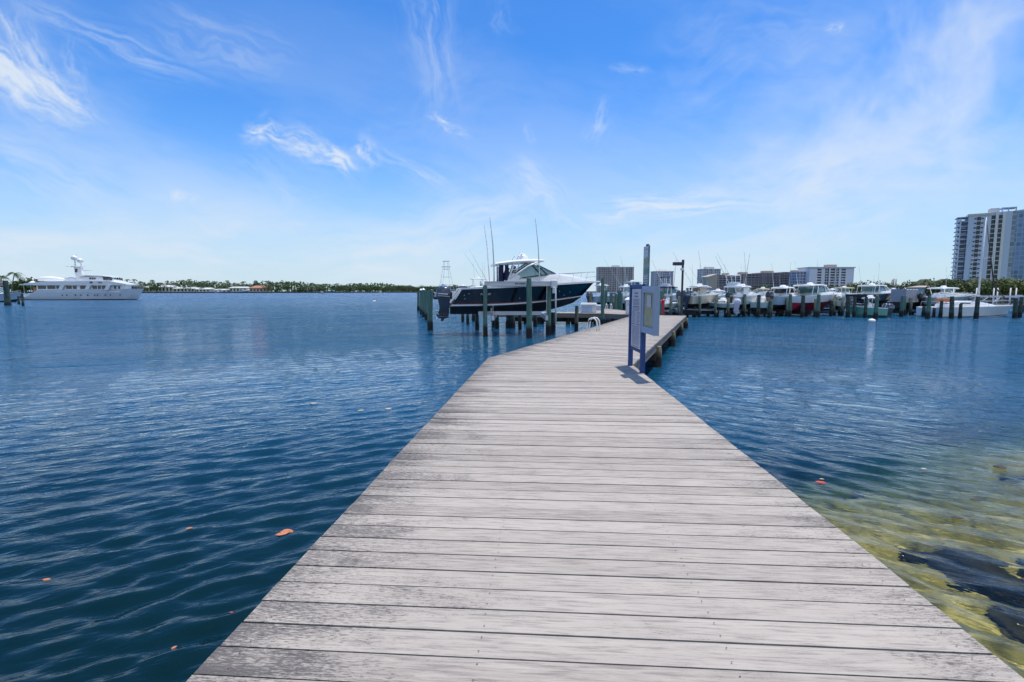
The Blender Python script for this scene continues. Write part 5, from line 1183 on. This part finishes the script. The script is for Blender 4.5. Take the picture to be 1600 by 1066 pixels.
def palm_proto(H, seed, fr=16, fl=2.6):
    rn = random.Random(seed); root = empty('palm_tree'); lx, ly = rn.uniform(-.12,.12)*H, rn.uniform(-.12,.12)*H
    MB().tube([(lx*t*t, ly*t*t, H*t) for t in np.linspace(0,1,6)], [.22,.17,.15,.14,.13,.12], 7).build('trunk', trunkm, root, 'all')
    b = MB()
    for k in range(fr):
        a = k*2.4+rn.uniform(-.2,.2); up = rn.uniform(-.35, 1.0); L = fl*rn.uniform(.8,1.15); pts = []
        for i in range(6):
            t = i/5; r = L*t*(1-.12*t); z = H+.1+L*(up*t*.75-(.55+.4*max(0,up))*t*t*1.15); pts.append(Vector((lx+r*math.cos(a), ly+r*math.sin(a), z)))
        side = Vector((-math.sin(a), math.cos(a), 0))
        for i in range(5):
            for sy in (-1, 1):
                for h in (0., .5):
                    p = pts[i].lerp(pts[i+1], h); q = pts[i].lerp(pts[i+1], h+.38); w = L*.24*math.sin(math.pi*min(.97, .12+(i+h)/5.3))
                    tip = (p+q)/2 + side*sy*w + (pts[i+1]-pts[i])*.55 - Vector((0,0,w*.55))
                    b.add([p, q, tip], [[0,1,2]])
    b.build('crown', palmm, root); return root
def broad_proto(H, Wd, seed, m=bushm, n=900, name='broadleaf_tree'):
    rn = random.Random(seed); root = empty(name); t = MB().tube([(0,0,0),(.1,.05,H*.3),(0,.1,H*.55)], [H*.035,H*.028,H*.018], 7)
    for k in range(5):
        a = k*1.26+rn.random(); t.tube([(.05,.05,H*.3),(Wd*.22*math.cos(a),Wd*.22*math.sin(a),H*.55),(Wd*.36*math.cos(a),Wd*.36*math.sin(a),H*.75)], [H*.018,H*.012,H*.005], 5)
    t.build('trunk', trunkm, root); b = MB(); cl = []
    for k in range(16):
        a = rn.uniform(0,6.28); r = Wd/2*math.sqrt(rn.random())*.8; cl.append((r*math.cos(a), r*math.sin(a), H*(.42+.42*rn.random()*(1-.6*(r/(Wd/2))**2)), rn.uniform(.16,.30)*Wd))
    for k in range(n):
        cx_, cy_, cz, cr = rn.choice(cl); d = Vector((rn.gauss(0,1), rn.gauss(0,1), rn.gauss(0,.8))).normalized()*cr*(.55+.5*rn.random())
        c = Vector((cx_,cy_,cz))+d; s_ = H*.055*rn.uniform(.6,1.3); u = Vector((rn.gauss(0,1),rn.gauss(0,1),rn.gauss(0,1))).normalized(); v = u.cross(Vector((rn.gauss(0,1),rn.gauss(0,1),rn.gauss(0,1)))).normalized()
        b.add([c-u*s_, c+v*s_*.6, c+u*s_, c-v*s_*.6], [[0,1,2,3]])
    b.build('crown', m, root); return root
PALM = [palm_proto(8.5, 1), palm_proto(7, 2), palm_proto(10, 3, 18)]; SHORT = [palm_proto(2.6, 5, 18, 2.0), palm_proto(3.4, 6, 16, 2.0)]
BROAD = [broad_proto(9, 11, 1), broad_proto(7.5, 10, 2), broad_proto(8.5, 14, 3, mangm)]; HEDGE = [broad_proto(3.6, 4.2, 4, hedgem, 900, 'hedge_shrub'), broad_proto(3.0, 4.6, 5, bushm, 900, 'hedge_shrub')]
USED = set()
def plant(proto, X, Y, z, s, rz, label, cat='tree', group=None):
    o = proto if proto.name not in USED else copy_tree(proto); USED.add(proto.name)
    o.location = (X, Y, z); o.rotation_euler = (0, 0, rz); o.scale = (s, s, s); return tag(o, label, cat, group)
rn = random.Random(21)
def shore_y(X): return float(np.interp(X, [-560,-330,-110,0,60], [655,690,860,945,1000]))
for k in range(170):                         # palms and broad trees along the far left shore
    X = -560+k*2.7+rn.uniform(-2.5,2.5); Y = shore_y(X)+rn.uniform(14, 70)
    if rn.random() < .74 and X < -225: plant(rn.choice(PALM), X, Y, 1.3, rn.uniform(1.15,1.75), rn.uniform(0,6), 'far palm in the row along the left shore', 'palm', 'palms along the far left shore')
    else: plant(rn.choice(BROAD), X, Y, 1.3, rn.uniform(.8,1.15), rn.uniform(0,6), 'far round green tree along the left shore', 'tree', 'round trees along the far left shore')
for k in range(34):                          # the lower wood running on to the right
    X = -260+k*9.5+rn.uniform(-3,3); Y = shore_y(X)+rn.uniform(8, 40)
    plant(BROAD[2], X, Y, .8, rn.uniform(.95,1.25), rn.uniform(0,6), 'low mangrove tree on the far point behind the pile row', 'tree', 'mangrove trees on the far point')
# far wood as one mass behind them
def wood():
    rn = random.Random(5); b = MB()
    for k in range(13000):
        X = rn.uniform(-600, 120); Y = shore_y(X)+rn.uniform(45, 120); top = 13.0+2.2*math.sin(X*.05)+1.3*math.sin(X*.17+1)+1.0*math.sin(X*.41) - max(0, (X+300)*.022)
        z = 1+rn.random()**.7*top; c = Vector((X,Y,z)); s_ = rn.uniform(.8,1.9); u = Vector((rn.gauss(0,1),rn.gauss(0,.6),rn.gauss(0,.8))).normalized(); v = u.cross(Vector((rn.gauss(0,1),rn.gauss(0,1),rn.gauss(0,1)))).normalized()
        b.add([c-u*s_, c+v*s_*.8, c+u*s_, c-v*s_*.8], [[0,1,2,3]])
    return tag(b.build('woods', mangm), kind='stuff')
wood()
for px, Y, s, lab in ((1,150,.85,'dark palm cut by the left border'),(18.5,165,1.05,'dark palm with drooping crown beside the lone left pile')):
    plant(PALM[1], xat(px,Y), Y, .9, s, px, lab, 'palm')
land('left_bank', [(-300,178),(-153,178),(-160,200),(-190,240),(-420,240),(-420,178)], .9, grassm)
for px, Y, s, lab in ((22,195,.62,'green bushy tree behind the lone left pile'),(33,190,.62,'olive green tree left of the stern awning'),(42,188,.75,'wide green tree behind the stern awning of the yacht'),(52,192,.8,'bright green tree rising at the yacht stern')):
    plant(BROAD[int(px)%2], xat(px,Y), Y, .9, s, px, lab, 'tree')
plant(PALM[0], xat(105,260), 260, .9, .95, 1, 'small dark tree top behind the yacht radar mast', 'tree')
# ------------------------------------------------------------------ houses on the far left shore
roofred = mat('terracotta_roof', (.42,.20,.14), .8, vary=.2, scale=.5); roofgrey = mat('grey_roof', (.30,.30,.30), .8, vary=.2, scale=.5); roofwhite = mat('white_roof', (.60,.60,.58), .6, vary=.08)
stucco = mat('white_stucco', (.66,.65,.61), .8, vary=.1, scale=.5); stuccopink = mat('pink_stucco', (.56,.40,.33), .8, vary=.1); darkwin = mat('dark_window', (.02,.025,.03), .15, vary=.3)
def house(px0, px1, yroof, yeave, ybase, lab, wall=stucco, roof=roofwhite, hip=.22, Y=None):
    px = (px0+px1)/2; Y = Y or 712.; X0, X1 = xat(px0,Y), xat(px1,Y); w = X1-X0; root = empty('house', ((X0+X1)/2, Y, 1.2), 0, lab, 'house')
    ze, zr = zat(yeave,Y)-1.2, zat(yroof,Y)-1.2; d = min(14, w*.7)
    MB().box((0,0,ze/2),(w*.94,d,ze)).build('wall', wall, root)
    MB().add([(-w/2,-d*.55,ze),(w/2,-d*.55,ze),(w/2,d*.55,ze),(-w/2,d*.55,ze),(-w/2*(1-2*hip),0,zr),(w/2*(1-2*hip),0,zr),(-w/2,-d*.55,ze-.25),(w/2,-d*.55,ze-.25),(w/2,d*.55,ze-.25),(-w/2,d*.55,ze-.25)],
        [[0,1,5,4],[1,2,5],[2,3,4,5],[3,0,4],[6,7,1,0],[7,8,2,1],[8,9,3,2],[9,6,0,3],[9,8,7,6]]).build('roof', roof, root)
    n = max(2, int(w/5))
    for k in range(n): MB().box((-w*.47+w*.94*(k+.5)/n, -d/2-.02, ze*.52), (w*.94/n*.5, .12, ze*.55)).build('window', darkwin, root)
    return root
house(207,222,442.5,446,456.5,'pale grey roofed house just right of the yacht bow', roof=roofgrey)
house(226,243,447,449.5,456.5,'cream house with dark openings behind the yacht bow', roof=roofwhite)
house(252,276,445.5,448.5,456.5,'white gabled house left of the long white boathouse')
house(275,310,449,451,457,'long white flat roofed house left half of the boathouse row', hip=.05)
house(310,333,449.5,452,457,'bright white house at the right end of the boathouse row', hip=.05)
house(338,365,451.5,453.5,457,'low pale pavilion between the white row and the terracotta house', hip=.1)
house(362,390,448,450,456.5,'wide white flat roofed house behind the moored blue boat', hip=.06)
house(393,421,446.5,450,456.5,'large pink house with terracotta roof on the far shore', stuccopink, roofred)
house(387,408,452,453.5,457,'low white pavilion in front of the terracotta roofed house', hip=.1)
house(459,484,450,453,457,'grey roofed waterfront house left of the white boathouse', roof=roofgrey, Y=770)
house(486,505,450,452.5,457,'white two tier boathouse behind the small dark motorboat', Y=775)
house(508,524,453.5,455,457.5,'low green roofed shed right of the boathouse', roof=gelaqua, Y=785)
house(548,558,455,456.5,458,'tiny white shed at the water on the far point', Y=830)
house(0,10,438,443,462,'pale house at the left border behind the lone pile', wall=stucco, roof=roofgrey, Y=185)
EB('small pale blue motor yacht moored at the far shore', 372, 389, 668, 457.3, 454.5, 452.5, gelblue, ang=R(3), group=None, rail=False, ant=0)
EB('small dark motorboat crossing off the far shore', 499, 507, 560, 459.6, 457.4, 455.8, navy, ang=R(8), group=None, rail=False, ant=0)
CB('small white launch by the far mangrove point', 590, 602, 640, 458.8, 457.2, 456.6, gel, ang=R(5), rig=False, wind=False, antennas=0)
EB('tiny white boat docked below the long white house', 336, 346, 670, 457.6, 455.8, 454.6, gel, ang=R(3), group=None, rail=False, ant=0)
# ------------------------------------------------------------------ buildings on the right
def facade_material(name, wall, dark, bw, bh, mortar, bias=0.):
    t = NT(name); g = t.node('ShaderNodeTexCoord').outputs['Object']; s = t.node('ShaderNodeSeparateXYZ', {0: g})
    xy = t.math('ADD', s.outputs[0], s.outputs[1]); v = t.node('ShaderNodeCombineXYZ', {0: xy, 1: s.outputs[2]}).outputs[0]
    br = t.node('ShaderNodeTexBrick', {'Vector': v, 'Color1': (*dark, 1), 'Color2': (*[c*1.9 for c in dark], 1), 'Mortar': (*wall, 1), 'Scale': 1., 'Mortar Size': mortar, 'Brick Width': bw, 'Row Height': bh, 'Bias': bias}, offset=0, squash=1)
    t.put(t.b, 'Base Color', br.outputs[0]); t.put(t.b, 'Roughness', .5); return t.m
brownf = facade_material('brown_tower_bays', (.42,.38,.36), (.13,.11,.115), 3.4, 3.2, .55); navyf = facade_material('dark_terrace_bays', (.27,.25,.26), (.05,.055,.085), 4.2, 3.0, .42)
bluef = facade_material('grey_tower_bays', (.52,.53,.57), (.12,.12,.155), 3.2, 3.2, .5); glassf = facade_material('glass_tower_bays', (.44,.48,.52), (.17,.21,.25), 3.0, 2.95, .30)
paleconc = mat('pale_concrete', (.60,.58,.55), .8, vary=.08, scale=.1); beigec = mat('beige_concrete', (.46,.39,.30), .8, vary=.12, scale=.1); pinkc = mat('pinkish_concrete', (.44,.36,.33), .8, vary=.12)
towerw = mat('tower_pale_blue_render', (.54,.62,.80), .7, vary=.05, scale=.05); whiteb = mat('white_block_render', (.80,.76,.76), .75, vary=.05, scale=.05)
def bld(px0, px1, ytop, Y, lab, face, d=22, rz=0., name='apartment_building'):
    X0, X1 = xat(px0,Y), xat(px1,Y); root = empty(name, ((X0+X1)/2, Y, 1.2), rz, lab, 'building'); w = (X1-X0)/max(.3, math.cos(rz)); H = zat(ytop,Y)-1.2
    MB().box((0,0,H/2),(w,d,H)).build('wall', face, root); return root, w, H, d
# brown slab
r, w, H, d = bld(933,987,418.5,770,'broad brown apartment slab behind the tall green pile', brownf)
for f, m_ in ((.38,.8),(.52,1.6),(.575,1.0),(.74,1.4),(.83,1.2),(.965,1.2)): MB().box((-w/2+w*f,-d/2-.4,H/2),(m_,.9,H)).build('pier', paleconc, r)
MB().box((0,0,H+.4),(w+1,d+1,.8)).build('roof_slab', paleconc, r); MB().box((w*.02,0,H+2),(w*.2,8,2.6)).build('plant_room', paleconc, r)
for k in range(12): MB().box((0,-d/2-.15,H*(k+1)/12.5),(w,.5,.5)).build('balcony_slab', pinkc, r)
# second brown
r, w, H, d = bld(1019,1048,425,820,'narrow apartment tower between the tall sign and the lamp', bluef)
for f in (.02,.30,.42,.78): MB().box((-w/2+w*f,-d/2-.4,H/2),(1.6,.9,H)).build('pier', paleconc, r)
MB().box((0,0,H+.4),(w+1.5,d+1,.9)).build('roof_slab', paleconc, r); MB().loft([[(-w*.3,-6,H+.8),(w*.3,-6,H+.8),(w*.3,6,H+.8),(-w*.3,6,H+.8)],[(-w*.15,-4,H+4),(w*.15,-4,H+4),(w*.15,4,H+4),(-w*.15,4,H+4)]]).build('plant_room', paleconc, r)
# third
r, w, H, d = bld(1092.5,1120,421.5,800,'grey blue apartment tower behind the beige slab end', bluef)
for f in (.0,.33,.62,.98): MB().box((-w/2+w*f,-d/2-.4,H/2),(1.5,.9,H)).build('pier', paleconc, r)
MB().box((0,0,H+.4),(w+1.5,d+1,.9)).build('roof_slab', paleconc, r); MB().box((0,0,H+2.4),(w*.5,8,3.2)).build('plant_room', paleconc, r)
# long terraced block: stepping roofline, beige end wall, penthouses
Yb = 600; r = empty('terraced_building', (xat(1113,Yb), Yb, 1.2), 0, 'long dark terraced apartment block with beige end wall', 'building'); X0 = r.location.x
u = lambda px: xat(px,Yb)-X0
for p0, p1, yt in ((1113,1152,431),(1152,1180,429),(1180,1214,427.5),(1214,1253,426.5)):
    h = zat(yt,Yb)-1.2; MB().box(((u(p0)+u(p1))/2,0,h/2),(u(p1)-u(p0)-.05,22,h)).build('wall', navyf, r)
    for k in range(1, 8): MB().box(((u(p0)+u(p1))/2,-11.5,h*k/8),(u(p1)-u(p0)-.1,1.2,.45)).build('balcony_slab', pinkc, r)
    MB().box(((u(p0)+u(p1))/2,0,h+.3),(u(p1)-u(p0)-.1,23,.7)).build('roof_slab', pinkc, r)
for p0, p1, yt in ((1129,1135.5,427),(1154,1164,425.5),(1190,1204,423.5),(1236.5,1249,422.5)): MB().box(((u(p0)+u(p1))/2,0,(zat(yt,Yb)-1.2)/2),(u(p1)-u(p0),10,zat(yt,Yb)-1.2)).build('penthouse', beigec, r)
h = zat(430,Yb)-1.2; MB().add([(u(1098),-14,0),(u(1113),-14,0),(u(1113),10,0),(u(1098),10,0),(u(1098),-14,zat(433,Yb)-1.2),(u(1113),-14,h+1),(u(1113),10,h+1),(u(1098),10,zat(433,Yb)-1.2)], [[3,2,1,0],[4,5,6,7],[0,1,5,4],[1,2,6,5],[2,3,7,6],[3,0,4,7]]).build('end_wall', beigec, r)
# white block with real windows
Yc = 560; r, w, H, d = bld(1254,1322,419.5,Yc,'white apartment block with rows of dark paired windows', whiteb)
win0 = None
def win(parent, x, y, z, sx, sz, m=darkwin, sy=.3):
    global win0
    if win0 is None: win0 = MB().box((0,0,0),(1,1,1)).build('window', darkwin)
    o = win0.copy() if win0.parent else win0
    if o is not win0: COL.objects.link(o)
    o.parent = parent; o.location = (x,y,z); o.scale = (sx,sy,sz); return o
for k in range(9):
    z = H*(k+.62)/9.3
    for cx in (.195,.245,.50,.545,.74,.79): win(r, -w/2+w*cx, -d/2, z, 2.3, 1.7)
    for cx in (.37,.415,.60,.645): win(r, -w/2+w*cx, -d/2, z, 1.6, 2.1)
MB().box((-w/2+w*.44,-d/2-.5,H/2),(1.0,1.2,H)).box((-w/2+w*.575,-d/2-.5,H/2),(1.0,1.2,H)).build('pier', whiteb, r); MB().box((0,0,H+.5),(w+2,d+2,1)).build('roof_slab', paleconc, r); MB().box((w*.1,0,H+2.4),(w*.2,8,3)).build('plant_room', pinkc, r)
MB().box((-w/2-4,4,H*.43),(8,d*.8,H*.86)).build('side_wing', bluef, r)
# tall pale tower on the right
Yt = 300; r = empty('residential_tower', (xat(1503,Yt), Yt, 1.2), R(-35), 'tall pale blue residential tower with open balconies on its left edge', 'building'); X0 = xat(1503,Yt)
sc = 300/FPX*.775; tx = lambda cx: (cx-330)*140/933*sc; TH = (zat(329,Yt)-1.2)*.93; FL = 17; fh = TH/17.2
zt = lambda k: fh*(k+.55)
MB().box(((tx(335)+tx(545))/2, 8, TH/2), (tx(545)-tx(335), 16, TH)).build('wall', towerw, r)
MB().box(((tx(545)+tx(760))/2, 9.5, TH/2+.8), (tx(760)-tx(545)-.04, 15, TH+1.6)).build('wall', towerw, r)
MB().box(((tx(695)+tx(800))/2, 9.9, TH/2+.9), (tx(800)-tx(695), 14, TH+1.8)).build('glass_bay', glassf, r)
MB().box(((tx(265)+tx(330))/2, 9, TH/2-1), (tx(330)-tx(270), 12, TH-2)).build('balcony_core', bluef, r)
for k in range(FL+1): MB().box(((tx(222)+tx(335))/2, 6.5, fh*k+.3), (tx(335)-tx(222)-.05, 11, .35)).build('balcony_slab', towerw, r)
for k in range(FL): MB().box(((tx(222)+tx(262))/2, .95, fh*k+.95), (tx(262)-tx(222), .1, .9)).build('balustrade', towerw, r)
for x in (tx(224), tx(262)): MB().box((x, 1.2, TH/2-.5), (.55, .55, TH-1)).build('balcony_column', towerw, r)
for k in range(FL):
    z = zt(k)
    win(r, tx(437), 0, z, tx(470)-tx(432), fh*.74); win(r, tx(402), 0, z, .85, .75); win(r, tx(472), 0, z, .85, .75)
    win(r, tx(585), 2.0, z+.5, 4.6, fh*.78); win(r, tx(645), 2.0, z+.5, 4.6, fh*.78)
for cx in (545,615,682): MB().box((tx(cx), 1.7, TH/2+.8), (1.3, .9, TH+1.6)).build('pier', aluwhite, r)
for k in range(FL): MB().box(((tx(545)+tx(690))/2, 1.75, fh*k+.5), (tx(690)-tx(545), .6, .30)).build('balcony_slab', towerw, r)
MB().box(((tx(335)+tx(545))/2, 8, TH+.6), (tx(545)-tx(335)+.8, 16.6, 1.2)).build('parapet', paleconc, r)
MB().box((tx(600), 9, TH+2.8), (tx(650)-tx(560), 7, 3)).build('plant_room', paleconc, r)
pr = MB(); y_ = 2.6
for cx in (660,720,790): pr.box((tx(cx), y_, TH+2.6), (.5, .5, 2.2))
pr.box(((tx(655)+tx(795))/2, y_+3, TH+3.7), (tx(795)-tx(655), 7, .5)).build('pergola', towerw, r)
r, w, H, d = bld(1584,1640,331,325,'grey glass tower partly hidden behind the pale tower at the right border', glassf, 20, R(6), 'glass_tower')
MB().box((0,0,H+.6),(w+.8,d+.8,1.2)).build('parapet', paleconc, r)
for k in range(17): MB().box((0,-d/2-.3,H*(k+1)/17.3),(w,.7,.35)).build('balcony_slab', paleconc, r)
for f in (.14,.3,.7): MB().box((-w/2+w*f,-d/2-.3,H/2),(.6,.9,H)).build('pier', paleconc, r)
r, w, H, d = bld(1476,1660,440.5,176,'long low beige podium roof at the foot of the pale tower', beigec, 30, 0, 'podium_building')
MB().box((0,0,H+.15),(w+1,d+1,.4)).build('roof_edge', pinkc, r)
# ------------------------------------------------------------------ planting and houses behind the marina
bluew = mat('pale_blue_wall', (.36,.48,.66), .8, vary=.1)
r = house(1427,1468,446.5,449,463,'pale blue house with brown roof behind the grey green boat', bluew, pinkc, .2, Y=122)
house(1340,1398,447,449.5,460,'low grey roofed building behind the navy express boat', stucco, roofgrey, .1, Y=190)
rn = random.Random(31)
HB = ['yellow green shrub of the hedge behind the sailboat', 'dark green shrub of the hedge behind the sailboat']
for k in range(44):
    px = 1472+k*3.4+rn.uniform(-2,2); Y = rn.uniform(104, 132); j = rn.random() < .45
    plant(HEDGE[j], xat(px,Y), Y, .9, rn.uniform(.85,1.2), rn.uniform(0,6), HB[j], 'shrub', 'hedge shrubs on the right shore')
for k in range(30):
    px = 1330+k*5.2+rn.uniform(-3,3); Y = rn.uniform(135, 185)
    plant(HEDGE[k%2], xat(px,Y), Y, .9, rn.uniform(.95,1.35), rn.uniform(0,6), 'far hedge shrub above the express boat and the canvas cover', 'shrub', 'far hedge shrubs behind the marina')
for k, px in enumerate((1439,1447,1452,1458,1463,1470,1476,1481,1486,1494,1424,1431)):
    Y = 128+(k%4)*7; plant(SHORT[k%2], xat(px,Y), Y, .9, rn.uniform(1.15,1.4), k, 'short palm in the row left of the pale tower base', 'palm', 'short palms on the right shore')
for k, px in enumerate((1505,1530,1548,1572,1590)): plant(SHORT[k%2], xat(px,112), 112, .9, 1.25, k*2, 'bushy short palm among the hedge behind the sailboat', 'palm', 'hedge palms behind the sailboat')
for k in range(16):
    px = 1150+k*12+rn.uniform(-4,4); Y = rn.uniform(150, 210); plant(BROAD[k%2], xat(px,Y), Y, .9, rn.uniform(.38,.52), rn.uniform(0,6), 'far green tree top between the marina boats and the buildings', 'tree', 'trees behind the marina boats')
for px, yt, lab in ((1393,437,'thin chimney like stack left of its two neighbours above the far hedge'),(1395.5,435.5,'tallest thin stack above the far hedge'),(1399,436.5,'right thin stack above the far hedge')):
    o = MB().tube([(0,0,0),(0,0,zat(yt,420)-1)], .5, 8).build('stack', concrete, None, 'all'); o.location = (xat(px,420),420,1); tag(o, lab, 'stack')
for proto in PALM+SHORT+BROAD+HEDGE:
    if proto.name not in USED:
        for c in list(proto.children): bpy.data.objects.remove(c)
        bpy.data.objects.remove(proto)
